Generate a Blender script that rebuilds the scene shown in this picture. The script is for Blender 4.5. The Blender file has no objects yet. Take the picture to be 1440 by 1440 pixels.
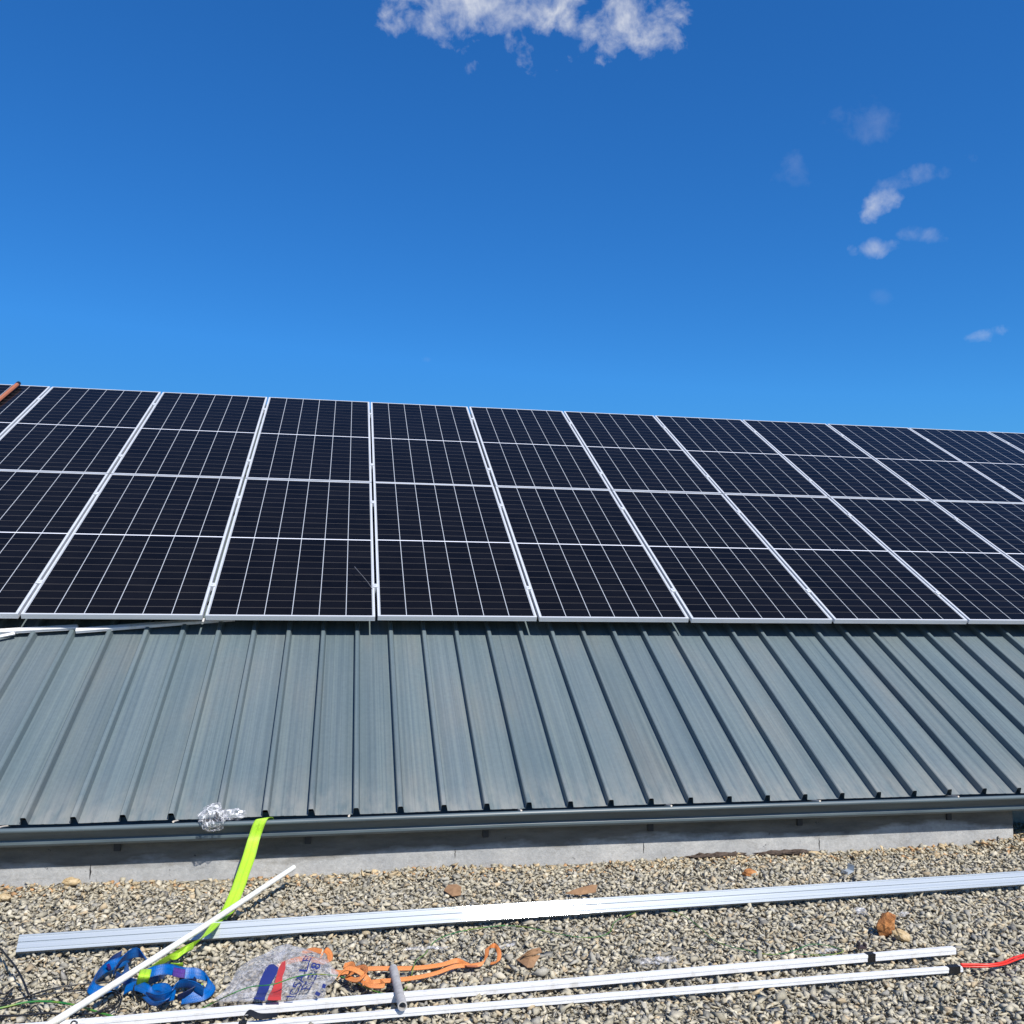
import bpy, bmesh, math, random
import numpy as np
from mathutils import Vector, Matrix, noise

S = bpy.context.scene
C = S.collection
rnd = random.Random(7)

# ------------------------------------------------------------------ camera
Rw = np.array([[0.98377472, -0.17905347, 0.01127636],
               [0.0270264, 0.08576893, -0.99594842],
               [0.17736086, 0.98009364, 0.08921647]])
ZG = 1.31887177                              # ground level sits this far below the panels' lower edge
CAM = np.array([2.09788596, -6.41915525, 0.17137222 + ZG])
F = 1272.96
cam = bpy.data.cameras.new('camera')
cam.sensor_width = 36; cam.lens = F / 1440 * 36
cam.clip_start = .05; cam.clip_end = 3000
co = bpy.data.objects.new('camera', cam); C.objects.link(co)
r, d, f = Rw
co.matrix_world = Matrix(((r[0], -d[0], -f[0], CAM[0]), (r[1], -d[1], -f[1], CAM[1]), (r[2], -d[2], -f[2], CAM[2]), (0, 0, 0, 1)))
S.camera = co

# ------------------------------------------------------------------ sun, sky
SUN = Vector((.25, -.63, .735)).normalized()
S.view_settings.view_transform = 'Standard'; S.view_settings.look = 'None'
S.view_settings.exposure = 0.25; S.view_settings.gamma = 1
sl = bpy.data.lights.new('sun', 'SUN'); sl.energy = 4.8; sl.angle = math.radians(.53); sl.color = (1, .96, .89)
so = bpy.data.objects.new('sun', sl); C.objects.link(so)
so.rotation_euler = SUN.to_track_quat('Z', 'Y').to_euler(); so.location = (0, 0, 30)

W = bpy.data.worlds.new('World'); S.world = W; W.use_nodes = True
nt = W.node_tree; nt.nodes.clear()
def N(nt, t, **k):
    n = nt.nodes.new(t)
    for a, v in k.items():
        if a[0] == '_': n.inputs[int(a[1:])].default_value = v
        else: setattr(n, a, v)
    return n
def L(nt, a, b): nt.links.new(a, b)
def M(nt, op, a, b=None, c=None, clamp=False):
    n = nt.nodes.new('ShaderNodeMath'); n.operation = op; n.use_clamp = clamp
    for i, v in enumerate((a, b, c)):
        if v is None: continue
        if isinstance(v, (int, float)): n.inputs[i].default_value = v
        else: nt.links.new(v, n.inputs[i])
    return n.outputs[0]
SKY_STR = .10
sky = N(nt, 'ShaderNodeTexSky', sky_type='NISHITA', sun_disc=False)
sky.sun_elevation = math.asin(SUN.z); sky.sun_rotation = math.atan2(SUN.x, SUN.y)
sky.altitude = 1500; sky.air_density = 1.0; sky.dust_density = .15; sky.ozone_density = 3.0
# the deep blue of clear, dry air: red and green fall off faster than blue
sb = N(nt, 'ShaderNodeSeparateColor'); L(nt, sky.outputs[0], sb.inputs[0])
bb = M(nt, 'MINIMUM', M(nt, 'MULTIPLY', M(nt, 'POWER', sb.outputs[2], .80), 1.80), 6.8)
rr_ = M(nt, 'MULTIPLY', bb, M(nt, 'POWER', M(nt, 'DIVIDE', sb.outputs[0], sb.outputs[2]), 2.5))
gg_ = M(nt, 'MULTIPLY', bb, M(nt, 'POWER', M(nt, 'DIVIDE', sb.outputs[1], sb.outputs[2]), 1.80))
hs = N(nt, 'ShaderNodeCombineColor')
for i_, v_ in enumerate((rr_, gg_, bb)): L(nt, v_, hs.inputs[i_])
tc = N(nt, 'ShaderNodeTexCoord')
def raydir(px, py):
    v = Rw.T @ np.array([(px - 720) / F, (py - 720) / F, 1]); return v / np.linalg.norm(v)
fbm = N(nt, 'ShaderNodeTexNoise', noise_dimensions='3D'); fbm.inputs['Scale'].default_value = 29
fbm.inputs['Detail'].default_value = 9; fbm.inputs['Roughness'].default_value = .57; fbm.inputs['Distortion'].default_value = .2
L(nt, tc.outputs['Generated'], fbm.inputs['Vector'])
dens = None
# (px, py, rx, ry, tilt, strength): the directions of the clouds in the sky
for (px, py, rx, ry, tl, st) in [(650, -28, 115, 62, .1, .85), (860, -20, 88, 62, -.1, 1.0), (745, -65, 160, 78, 0, .9),
                                 (1112, 240, 22, 20, .2, .11), (1208, 178, 36, 24, -.6, .12), (1242, 283, 27, 15, -.45, .62),
                                 (1288, 250, 50, 12, -.32, .26), (1222, 349, 24, 10, -.1, .45), (1297, 330, 26, 9, .2, .22),
                                 (1391, 470, 25, 11, -.45, .45), (1240, 418, 12, 9, 0, .05), (600, 505, 8, 5, 0, .1)]:
    c = Vector(raydir(px, py)); a = Vector((1, 0, 0)).cross(c); e2 = a.normalized(); e1 = c.cross(e2) * -1
    e1 = Vector(Rw[0]); e1 = (e1 - c * e1.dot(c)).normalized(); e2 = c.cross(e1)
    u = (e1 * math.cos(tl) + e2 * math.sin(tl)) ; v = (e2 * math.cos(tl) - e1 * math.sin(tl))
    du = N(nt, 'ShaderNodeVectorMath', operation='DOT_PRODUCT'); du.inputs[1].default_value = u * (F / rx)
    dv = N(nt, 'ShaderNodeVectorMath', operation='DOT_PRODUCT'); dv.inputs[1].default_value = v * (F / ry)
    dc = N(nt, 'ShaderNodeVectorMath', operation='DOT_PRODUCT'); dc.inputs[1].default_value = c
    for n in (du, dv, dc): L(nt, tc.outputs['Generated'], n.inputs[0])
    q = M(nt, 'ADD', M(nt, 'POWER', M(nt, 'ABSOLUTE', du.outputs['Value']), 2), M(nt, 'POWER', M(nt, 'ABSOLUTE', dv.outputs['Value']), 2))
    m = M(nt, 'MULTIPLY', M(nt, 'SUBTRACT', 1.35, q), M(nt, 'GREATER_THAN', dc.outputs['Value'], .5))
    m = M(nt, 'ADD', M(nt, 'MULTIPLY', m, .36), M(nt, 'MULTIPLY', M(nt, 'SUBTRACT', fbm.outputs[0], .5), 2.9))
    m = M(nt, 'MULTIPLY', M(nt, 'POWER', M(nt, 'MULTIPLY', m, 1.15, clamp=True), 1.2), st)
    dens = m if dens is None else M(nt, 'MAXIMUM', dens, m)
mx = N(nt, 'ShaderNodeMix', data_type='RGBA'); mx.inputs['B'].default_value = (6.6, 6.8, 7.2, 1)
L(nt, M(nt, 'MULTIPLY', dens, .92), mx.inputs['Factor']); L(nt, hs.outputs[0], mx.inputs['A'])
bg = N(nt, 'ShaderNodeBackground'); bg.inputs['Strength'].default_value = SKY_STR
L(nt, mx.outputs['Result'], bg.inputs['Color'])
wo = N(nt, 'ShaderNodeOutputWorld'); L(nt, bg.outputs[0], wo.inputs[0])

# ------------------------------------------------------------------ helpers
def gp(px, py, h=0.0):
    """where the sight line through this spot of the photo meets the level h above the ground"""
    v = Rw.T @ np.array([(px - 720) / F, (py - 720) / F, 1]); t = (h - CAM[2]) / v[2]
    return Vector(CAM + v * t)
def gy(px, py, y):
    v = Rw.T @ np.array([(px - 720) / F, (py - 720) / F, 1]); t = (y - CAM[1]) / v[1]
    return Vector(CAM + v * t)
def tag(o, label=None, cat=None, group=None, kind=None):
    if label: o['label'] = label
    if cat: o['category'] = cat
    if group: o['group'] = group
    if kind: o['kind'] = kind
    return o
def empty(name, loc=(0, 0, 0), rot=None):
    o = bpy.data.objects.new(name, None); C.objects.link(o); o.location = loc; o.empty_display_size = .1
    if rot: o.rotation_euler = rot
    return o
def link(name, me, mat, parent=None):
    o = bpy.data.objects.new(name, me); C.objects.link(o)
    if mat: me.materials.append(mat)
    if parent:
        o.parent = parent
        if parent.type != 'EMPTY' or parent.location.length or any(parent.rotation_euler):
            pass
    return o
def bmo(name, bm, mat, parent=None, smooth=False):
    bmesh.ops.recalc_face_normals(bm, faces=bm.faces)
    me = bpy.data.meshes.new(name); bm.to_mesh(me); bm.free()
    if smooth:
        for p in me.polygons: p.use_smooth = True
    return link(name, me, mat, parent)
def pyd(name, vs, fs, mat, parent=None, smooth=False):
    me = bpy.data.meshes.new(name); me.from_pydata([tuple(v) for v in vs], [], fs); me.update()
    if smooth:
        for p in me.polygons: p.use_smooth = True
    return link(name, me, mat, parent)
def box(bm, x0, x1, y0, y1, z0, z1, bev=0):
    r = bmesh.ops.create_cube(bm, size=1)
    for v in r['verts']:
        v.co = ((x0 + x1) / 2 + v.co.x * (x1 - x0), (y0 + y1) / 2 + v.co.y * (y1 - y0), (z0 + z1) / 2 + v.co.z * (z1 - z0))
    if bev:
        es = list({e for v in r['verts'] for e in v.link_edges})
        bmesh.ops.bevel(bm, geom=es, offset=bev, segments=2, affect='EDGES')
def cr(pts, n=8):
    """Catmull-Rom through points (tuples of any length)"""
    P = [np.array(p, float) for p in pts]; P = [2 * P[0] - P[1]] + P + [2 * P[-1] - P[-2]]; out = []
    for i in range(1, len(P) - 2):
        for k in range(n):
            t = k / n; a, b, c, d = P[i - 1:i + 3]
            out.append(.5 * ((2 * b) + (-a + c) * t + (2 * a - 5 * b + 4 * c - d) * t * t + (-a + 3 * b - 3 * c + d) * t ** 3))
    out.append(P[-2]); return out
def tube(bm, pts, rad, seg=8, cap=True, hollow=0):
    """a tube along points; rad is a number or a list"""
    P = [Vector(p) for p in pts]; rings = []; up = Vector((0, 0, 1))
    for i, p in enumerate(P):
        t = (P[min(i + 1, len(P) - 1)] - P[max(i - 1, 0)]).normalized()
        if abs(t.dot(up)) > .95: up = Vector((0, 1, 0))
        a = t.cross(up).normalized(); b = a.cross(t).normalized(); up = b
        rr = rad[i] if hasattr(rad, '__len__') else rad
        rings.append([bm.verts.new(p + (a * math.cos(k * 2 * math.pi / seg) + b * math.sin(k * 2 * math.pi / seg)) * rr) for k in range(seg)])
    for A, B in zip(rings, rings[1:]):
        for k in range(seg): bm.faces.new((A[k], A[(k + 1) % seg], B[(k + 1) % seg], B[k]))
    if cap:
        bm.faces.new(rings[0]); bm.faces.new(rings[-1][::-1])
def ribbon(bm, pts, width, th=.0022):
    """webbing: pts = (x, y, z, wx, wy, wz) centre and width direction"""
    rows = []
    for i, p in enumerate(pts):
        c = Vector(p[:3]); w = Vector(p[3:6]).normalized()
        t = Vector(pts[min(i + 1, len(pts) - 1)][:3]) - Vector(pts[max(i - 1, 0)][:3])
        n = t.cross(w); n = n.normalized() if n.length > 1e-6 else Vector((0, 0, 1))
        w2 = w * (width / 2); n = n * (th / 2)
        rows.append([bm.verts.new(c + w2 + n), bm.verts.new(c + w2 * .33 + n * 1.6), bm.verts.new(c - w2 * .33 + n * 1.6), bm.verts.new(c - w2 + n),
                     bm.verts.new(c - w2 - n), bm.verts.new(c - w2 * .33 - n * 1.6), bm.verts.new(c + w2 * .33 - n * 1.6), bm.verts.new(c + w2 - n)])
    for A, B in zip(rows, rows[1:]):
        for k in range(8): bm.faces.new((A[k], A[(k + 1) % 8], B[(k + 1) % 8], B[k]))
    bm.faces.new(rows[0]); bm.faces.new(rows[-1][::-1])
def sweep(name, prof, x0, x1, mat, parent=None, closed=False, nseg=1, smooth=False, cap=False):
    """profile of (y, z) run along x"""
    vs = []; fs = []; n = len(prof)
    for i in range(nseg + 1):
        x = x0 + (x1 - x0) * i / nseg
        vs += [(x, y, z) for y, z in prof]
    m = n if closed else n - 1
    for i in range(nseg):
        for k in range(m):
            a, b = i * n + k, i * n + (k + 1) % n; fs.append((a, b, b + n, a + n))
    if cap: fs.append(tuple(range(n))); fs.append(tuple(range(nseg * n, nseg * n + n))[::-1])
    return pyd(name, vs, fs, mat, parent, smooth)

# ------------------------------------------------------------------ materials
def mat(name, col=(.5, .5, .5), rough=.6, metal=0, **k):
    m = bpy.data.materials.new(name); m.use_nodes = True
    b = m.node_tree.nodes['Principled BSDF']
    b.inputs['Base Color'].default_value = (*col, 1); b.inputs['Roughness'].default_value = rough; b.inputs['Metallic'].default_value = metal
    for a, v in k.items(): b.inputs[a.replace('_', ' ')].default_value = v
    return m, m.node_tree, b
def ramp(nt, src, stops):
    n = nt.nodes.new('ShaderNodeValToRGB'); e = n.color_ramp.elements
    while len(e) < len(stops): e.new(.5)
    for k, (p, c) in enumerate(stops):
        e[k].position = p; e[k].color = (*c, 1) if hasattr(c, '__len__') else (c, c, c, 1)
    nt.links.new(src, n.inputs[0]); return n.outputs[0]
def noi(nt, scale, detail=4, rough=.55, vec=None, dist=0, stretch=None):
    n = nt.nodes.new('ShaderNodeTexNoise'); n.inputs['Scale'].default_value = scale; n.inputs['Detail'].default_value = detail
    n.inputs['Roughness'].default_value = rough; n.inputs['Distortion'].default_value = dist
    t = nt.nodes.new('ShaderNodeTexCoord'); v = vec or t.outputs['Object']
    if stretch:
        mp = nt.nodes.new('ShaderNodeMapping'); mp.inputs['Scale'].default_value = stretch; nt.links.new(v, mp.inputs[0]); v = mp.outputs[0]
    nt.links.new(v, n.inputs['Vector']); return n.outputs[0]
def mixc(nt, fac, a, b, mode='MIX'):
    n = nt.nodes.new('ShaderNodeMix'); n.data_type = 'RGBA'; n.blend_type = mode
    for s, v in (('Factor', fac), ('A', a), ('B', b)):
        if isinstance(v, (int, float)): n.inputs[s].default_value = v
        elif isinstance(v, tuple): n.inputs[s].default_value = (*v, 1)
        else: nt.links.new(v, n.inputs[s])
    return n.outputs['Result']
def bump(nt, b, h, st=.3, dist=.01):
    n = nt.nodes.new('ShaderNodeBump'); n.inputs['Strength'].default_value = st; n.inputs['Distance'].default_value = dist
    nt.links.new(h, n.inputs['Height']); nt.links.new(n.outputs[0], b.inputs['Normal'])

# gravel: one colour per stone from an attribute, plus grain
MG, g, b = mat('gravel_stone', rough=.92)
at = N(g, 'ShaderNodeAttribute', attribute_name='stone_colour')
gr = ramp(g, noi(g, 170, 5, .65), [(.3, .82), (.7, 1.14)])
L(g, mixc(g, 1.0, at.outputs['Color'], gr, 'MULTIPLY'), b.inputs['Base Color']); bump(g, b, noi(g, 260, 4, .7), .45, .004)
MS, g, b = mat('soil_under_gravel', rough=1)
v = N(g, 'ShaderNodeTexVoronoi'); v.inputs['Scale'].default_value = 30
t = N(g, 'ShaderNodeTexCoord'); L(g, t.outputs['Object'], v.inputs['Vector'])
sp = N(g, 'ShaderNodeSeparateColor'); L(g, v.outputs['Color'], sp.inputs[0])
L(g, ramp(g, sp.outputs[0], [(0, (.16, .145, .115)), (.5, (.25, .23, .18)), (1, (.34, .315, .25))]), b.inputs['Base Color'])
bump(g, b, v.outputs['Distance'], 1, .02)

# roof sheet: weathered blue grey paint, streaks running down the slope, dust by the eave
MR, g, b = mat('weathered_roof_paint', rough=.5)
b.inputs['Specular IOR Level'].default_value = .2
s1 = noi(g, 1, 5, .62, stretch=(34, .30, 1)); s2 = noi(g, 1, 3, .6, stretch=(110, .35, 1)); bl = noi(g, 1, 5, .6, stretch=(2.2, .8, 1))
base = ramp(g, bl, [(.33, (.108, .146, .163)), (.55, (.124, .158, .170)), (.72, (.146, .167, .169))])
streak = ramp(g, s1, [(.36, (.76, .79, .82)), (.5, (1, 1, 1)), (.66, (1.15, 1.13, 1.09))])
fine = ramp(g, s2, [(.35, (.90, .92, .95)), (.6, (1.05, 1.05, 1.03))])
pc = N(g, 'ShaderNodeAttribute', attribute_name='pan_tint')
c1 = mixc(g, 1.0, mixc(g, .7, base, streak, 'MULTIPLY'), fine, 'MULTIPLY')
c1 = mixc(g, 1.0, c1, ramp(g, noi(g, 40, 5, .7), [(.3, .93), (.7, 1.06)]), 'MULTIPLY')
scuff = ramp(g, noi(g, 5, 5, .75, dist=1), [(.66, 0), (.74, .25)])
c1 = mixc(g, scuff, c1, (.18, .185, .175))
c1 = mixc(g, 1.0, c1, pc.outputs['Color'], 'MULTIPLY')
t = N(g, 'ShaderNodeTexCoord'); sx = N(g, 'ShaderNodeSeparateXYZ'); L(g, t.outputs['Object'], sx.inputs[0])
du = M(g, 'MULTIPLY', M(g, 'SUBTRACT', -1.33, sx.outputs[1]), 2.1, clamp=True)      # dusty towards the eave
edge = M(g, 'MULTIPLY', M(g, 'POWER', du, 1.6), ramp(g, noi(g, 1, 6, .65, stretch=(16, 5, 1)), [(.35, 0.05), (.62, .85)]))
L(g, mixc(g, edge, c1, (.28, .275, .25)), b.inputs['Base Color'])
L(g, ramp(g, s2, [(.3, .42), (.7, .62)]), b.inputs['Roughness']); bump(g, b, s2, .12, .004)

MGU, g, b = mat('gutter_paint', (.085, .13, .16), .38)
L(g, ramp(g, noi(g, 1, 5, .6, stretch=(2.5, 22, 22)), [(.3, (.070, .096, .11)), (.6, (.105, .138, .152)), (.8, (.14, .175, .185))]), b.inputs['Base Color'])
MBK, _, _ = mat('dark_bracket_metal', (.035, .035, .038), .6)
MLT, _, _ = mat('pale_strap_metal', (.62, .55, .46), .6)
MIN, _, _ = mat('dark_interior', (.02, .02, .022), .9)

# concrete wall: bluish plaster, brown stain in the upper part, its colour darkened to deepen the gutter's shade, spots
MC, g, b = mat('stained_concrete', rough=.9)
t = N(g, 'ShaderNodeTexCoord'); sx = N(g, 'ShaderNodeSeparateXYZ'); L(g, t.outputs['Object'], sx.inputs[0])
pl = ramp(g, noi(g, 3.2, 6, .6), [(.3, (.34, .345, .345)), (.7, (.50, .49, .465))])
pl = mixc(g, 1.0, pl, ramp(g, noi(g, 50, 6, .75), [(.3, .78), (.7, 1.12)]), 'MULTIPLY')
pl = mixc(g, ramp(g, noi(g, 1, 6, .75, stretch=(5, 1, 16), dist=.8), [(.55, 0), (.68, .5)]), pl, (.23, .215, .19))
hz = M(g, 'ADD', M(g, 'MULTIPLY', M(g, 'SUBTRACT', sx.outputs[2], .080), 24), M(g, 'MULTIPLY', M(g, 'SUBTRACT', noi(g, 1, 5, .6, stretch=(1.4, 1, 5)), .5), 7), clamp=True)
c1 = mixc(g, M(g, 'MULTIPLY', hz, .92), pl, ramp(g, noi(g, 1, 6, .7, stretch=(3, 1, 14)), [(.3, (.075, .07, .058)), (.7, (.2, .18, .15))]))
sm = ramp(g, noi(g, 1, 5, .7, stretch=(2.2, 1, 9), dist=.6), [(.60, 0), (.66, .8)])
sm = M(g, 'MULTIPLY', sm, M(g, 'GREATER_THAN', .10, M(g, 'ABSOLUTE', sx.outputs[2])))
c1 = mixc(g, M(g, 'MULTIPLY', sm, ramp(g, noi(g, 1.1, 2), [(.5, 0), (.58, 1)])), c1, (.2, .2, .2))
spot = ramp(g, noi(g, 34, 5, .7), [(.64, 0), (.68, 1)])
spot = M(g, 'MULTIPLY', spot, ramp(g, noi(g, 1.7, 2), [(.5, 0), (.6, 1)]))
L(g, mixc(g, spot, c1, (.05, .05, .055)), b.inputs['Base Color']); bump(g, b, noi(g, 45, 6, .7), .35, .01)

# aluminium
def alu(name, col, rough, aniso=0, stretch=(1, 60, 60)):
    m, g, b = mat(name, col, rough, 1.0)
    s = noi(g, 1, 5, .6, stretch=stretch)
    L(g, ramp(g, s, [(.3, tuple(c * .86 for c in col)), (.7, tuple(min(1, c * 1.08) for c in col))]), b.inputs['Base Color'])
    L(g, ramp(g, noi(g, 5, 4), [(.3, rough * .85), (.7, rough * 1.2)]), b.inputs['Roughness'])
    return m, g, b
MA, _, _ = alu('panel_frame_aluminium', (.68, .70, .73), .42)
MA.node_tree.nodes['Principled BSDF'].inputs['Metallic'].default_value = .25
MRAIL, g, b = mat('mill_finish_rail', (.52, .56, .63), .42)
L(g, ramp(g, noi(g, 1, 5, .6, stretch=(1.2, 120, 120)), [(.3, (.33, .37, .40)), (.7, (.45, .485, .50))]), b.inputs['Base Color'])
gl = N(g, 'ShaderNodeBsdfAnisotropic', distribution='BECKMANN'); gl.inputs['Color'].default_value = (.74, .78, .80, 1); gl.inputs['Roughness'].default_value = .12
L(g, ramp(g, noi(g, 1, 4, .6, stretch=(3, 160, 160)), [(.3, .07), (.7, .11)]), gl.inputs['Roughness'])
nb = N(g, 'ShaderNodeBump'); nb.inputs['Strength'].default_value = .12; nb.inputs['Distance'].default_value = .002
L(g, noi(g, 1, 4, .6, stretch=(.8, 200, 200)), nb.inputs['Height']); L(g, nb.outputs[0], gl.inputs['Normal'])
ms = N(g, 'ShaderNodeMixShader'); ms.inputs[0].default_value = .22
L(g, b.outputs[0], ms.inputs[1]); L(g, gl.outputs[0], ms.inputs[2]); L(g, ms.outputs[0], g.nodes['Material Output'].inputs[0])

# photovoltaic laminate: cells, bright gaps between strings, faint lines between half cells
PW, PL = 1.134, 2.366
MPV, g, b = mat('photovoltaic_glass', (.01, .012, .022), .12)
b.inputs['Specular IOR Level'].default_value = .07
t = N(g, 'ShaderNodeTexCoord'); sx = N(g, 'ShaderNodeSeparateXYZ'); L(g, t.outputs['Object'], sx.inputs[0])
X, Y = sx.outputs[0], sx.outputs[1]                 # object origin = panel's lower left corner
cw = (PW - .034) / 6
def near(g, val, period, off, half):               # 1 where val is within half of a multiple of period
    q = M(g, 'SUBTRACT', val, off); m = M(g, 'PINGPONG', q, period / 2)
    return M(g, 'LESS_THAN', m, half)
vl = near(g, X, cw, .017, .0024)
ch = (PL / 2 - .017 - .006) / 12
yy = M(g, 'ABSOLUTE', M(g, 'SUBTRACT', Y, PL / 2))
mid = M(g, 'LESS_THAN', yy, .0062)
hl = near(g, yy, ch, .006, .0021)
bus = near(g, yy, ch / 6, .006, .0007)
cellvar = N(g, 'ShaderNodeTexWhiteNoise', noise_dimensions='2D')
cv = N(g, 'ShaderNodeCombineXYZ'); L(g, M(g, 'FLOOR', M(g, 'DIVIDE', X, cw)), cv.inputs[0]); L(g, M(g, 'FLOOR', M(g, 'DIVIDE', Y, ch)), cv.inputs[1])
L(g, cv.outputs[0], cellvar.inputs['Vector'])
cell = mixc(g, cellvar.outputs['Value'], (.0026, .0028, .0044), (.0046, .0048, .0070))
dust = ramp(g, noi(g, 3.5, 6, .65), [(.4, 0), (.8, .010)])
cell = mixc(g, dust, cell, (.25, .23, .2))
c1 = mixc(g, M(g, 'MULTIPLY', bus, .03), cell, (.30, .29, .30))
c1 = mixc(g, M(g, 'MULTIPLY', hl, .20), c1, (.36, .33, .30))
c1 = mixc(g, M(g, 'MULTIPLY', vl, .66), c1, (.62, .66, .72))
c1 = mixc(g, mid, c1, (.72, .74, .80))
L(g, c1, b.inputs['Base Color'])

def webbing(name, col, rough=.55):
    m, g, b = mat(name, col, rough)
    s = ramp(g, noi(g, 300, 3, .6), [(.3, tuple(c * .72 for c in col)), (.7, tuple(min(1, c * 1.15) for c in col))])
    at = N(g, 'ShaderNodeAttribute', attribute_name='across'); al = N(g, 'ShaderNodeAttribute', attribute_name='along')
    ed = ramp(g, M(g, 'ABSOLUTE', at.outputs['Fac']), [(.08, .86), (.16, 1.04), (.74, 1.0), (.86, .70)])
    wv = ramp(g, M(g, 'PINGPONG', M(g, 'ADD', al.outputs['Fac'], M(g, 'MULTIPLY', at.outputs['Fac'], .006)), .0035), [(.0005, .78), (.0028, 1.1)])
    s = mixc(g, 1.0, mixc(g, 1.0, s, ed, 'MULTIPLY'), wv, 'MULTIPLY')
    s = mixc(g, ramp(g, noi(g, 18, 4, .6), [(.5, 0), (.75, .22)]), s, (.2, .18, .14))
    L(g, s, b.inputs['Base Color']); bump(g, b, noi(g, 420, 2), .4, .002); b.inputs['Specular IOR Level'].default_value = .35
    return m
MBLUE = webbing('blue_webbing', (.0, .115, .42), .36); MLIME = webbing('lime_webbing', (.46, .80, .04)); MORG = webbing('orange_webbing', (.74, .25, .07))
MPUR = webbing('purple_stitching', (.09, .035, .25)); MBLUESHADE = webbing('shaded_blue_webbing', (.004, .022, .11)); MBLKW = webbing('black_webbing', (.012, .012, .014))  # the dark blue copy paints the shade inside the blue harness heap
MPVC, g, b = mat('white_pvc', (.82, .82, .82), .38)
L(g, ramp(g, noi(g, 14, 6, .7), [(.32, (.58, .56, .52)), (.45, (.73, .73, .74)), (.8, (.77, .77, .79))]), b.inputs['Base Color'])
MCREAM, g, b = mat('weathered_white_pvc', (.78, .77, .71), .4)
L(g, ramp(g, noi(g, 18, 6, .7), [(.3, (.62, .59, .5)), (.5, (.80, .79, .73)), (.8, (.84, .83, .78))]), b.inputs['Base Color'])
MTAPE, _, _ = mat('black_tape', (.012, .012, .013), .35); MBLK, _, _ = mat('black_plastic', (.013, .013, .015), .4)
MGREEN, g, b = mat('green_yellow_wire', (.03, .3, .05), .4)
L(g, ramp(g, noi(g, 9, 3), [(.42, (.012, .14, .035)), (.5, (.05, .20, .03)), (.62, (.26, .28, .04))]), b.inputs['Base Color'])
MRED, _, _ = mat('red_wire', (.72, .035, .02), .35)
MTUBE, g, b = mat('grey_pipe', (.3, .29, .28), .6)
L(g, ramp(g, noi(g, 40, 5, .7), [(.3, (.3, .29, .28)), (.6, (.47, .45, .43)), (.8, (.58, .56, .53))]), b.inputs['Base Color'])
MCARD, g, b = mat('brown_cardboard', (.3, .17, .08), .9)
L(g, ramp(g, noi(g, 30, 5, .7), [(.3, (.21, .115, .055)), (.7, (.36, .21, .11))]), b.inputs['Base Color'])
MORK, g, b = mat('rusty_rock', (.4, .17, .05), .9)
L(g, ramp(g, noi(g, 28, 6, .7), [(.32, (.17, .055, .018)), (.5, (.42, .17, .05)), (.72, (.58, .30, .12))]), b.inputs['Base Color']); bump(g, b, noi(g, 60, 6, .7), .8, .01)
MTRK, g, b = mat('tan_rock', (.5, .38, .2), .9)
L(g, ramp(g, noi(g, 30, 6, .7), [(.32, (.28, .17, .07)), (.5, (.50, .37, .2)), (.72, (.66, .54, .36))]), b.inputs['Base Color']); bump(g, b, noi(g, 60, 6, .7), .8, .01)
MRUST, _, _ = mat('rusty_orange_bar', (.36, .12, .06), .7)
MDIRT, g, b = mat('dark_soil_clod', (.07, .05, .04), 1)
L(g, ramp(g, noi(g, 60, 6, .7), [(.3, (.035, .025, .02)), (.7, (.13, .095, .075))]), b.inputs['Base Color']); bump(g, b, noi(g, 90, 5), .8, .01)
MINKB, _, _ = mat('blue_print', (.022, .032, .16), .4); MINKR, _, _ = mat('red_print', (.46, .045, .04), .4)
# thin clear plastic film: mostly see-through, milky where creased, glossy
MFILM = bpy.data.materials.new('clear_plastic_film'); MFILM.use_nodes = True; g = MFILM.node_tree; g.nodes.clear()
def film(g, milk0, milk1, crease=.6):
    o = N(g, 'ShaderNodeOutputMaterial'); tr = N(g, 'ShaderNodeBsdfTransparent'); tr.inputs[0].default_value = (.93, .93, .95, 1)
    di = N(g, 'ShaderNodeBsdfPrincipled'); di.inputs['Base Color'].default_value = (.74, .73, .73, 1); di.inputs['Roughness'].default_value = .13; di.inputs['Specular IOR Level'].default_value = .9
    h = noi(g, 15, 4, .6, dist=1.2); bp = N(g, 'ShaderNodeBump'); bp.inputs['Strength'].default_value = .35; bp.inputs['Distance'].default_value = .012
    L(g, h, bp.inputs['Height']); L(g, bp.outputs[0], di.inputs['Normal'])
    lw = N(g, 'ShaderNodeLayerWeight'); lw.inputs['Blend'].default_value = .35; L(g, bp.outputs[0], lw.inputs['Normal'])
    fac = M(g, 'ADD', M(g, 'MULTIPLY', M(g, 'POWER', lw.outputs['Facing'], 2), .25), ramp(g, noi(g, 13, 5, .65, dist=2), [(.46, milk0), (.64, milk0 * .6 + milk1 * .4), (.74, milk1)]), clamp=True)
    # creases: thin milky lines where the film is folded
    for sc_, w_ in ((7, .012), (16, .018)):
        rd = M(g, 'ABSOLUTE', M(g, 'SUBTRACT', noi(g, sc_, 2, .5, dist=1.0), .5))
        fac = M(g, 'ADD', fac, M(g, 'MULTIPLY', M(g, 'LESS_THAN', rd, w_), crease), clamp=True)
    ms = N(g, 'ShaderNodeMixShader'); L(g, fac, ms.inputs[0]); L(g, tr.outputs[0], ms.inputs[1]); L(g, di.outputs[0], ms.inputs[2]); L(g, ms.outputs[0], o.inputs[0])
film(g, .07, .62, .22)
MFILM2 = bpy.data.materials.new('creased_plastic_film'); MFILM2.use_nodes = True; g = MFILM2.node_tree; g.nodes.clear(); film(g, .05, .85)

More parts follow.
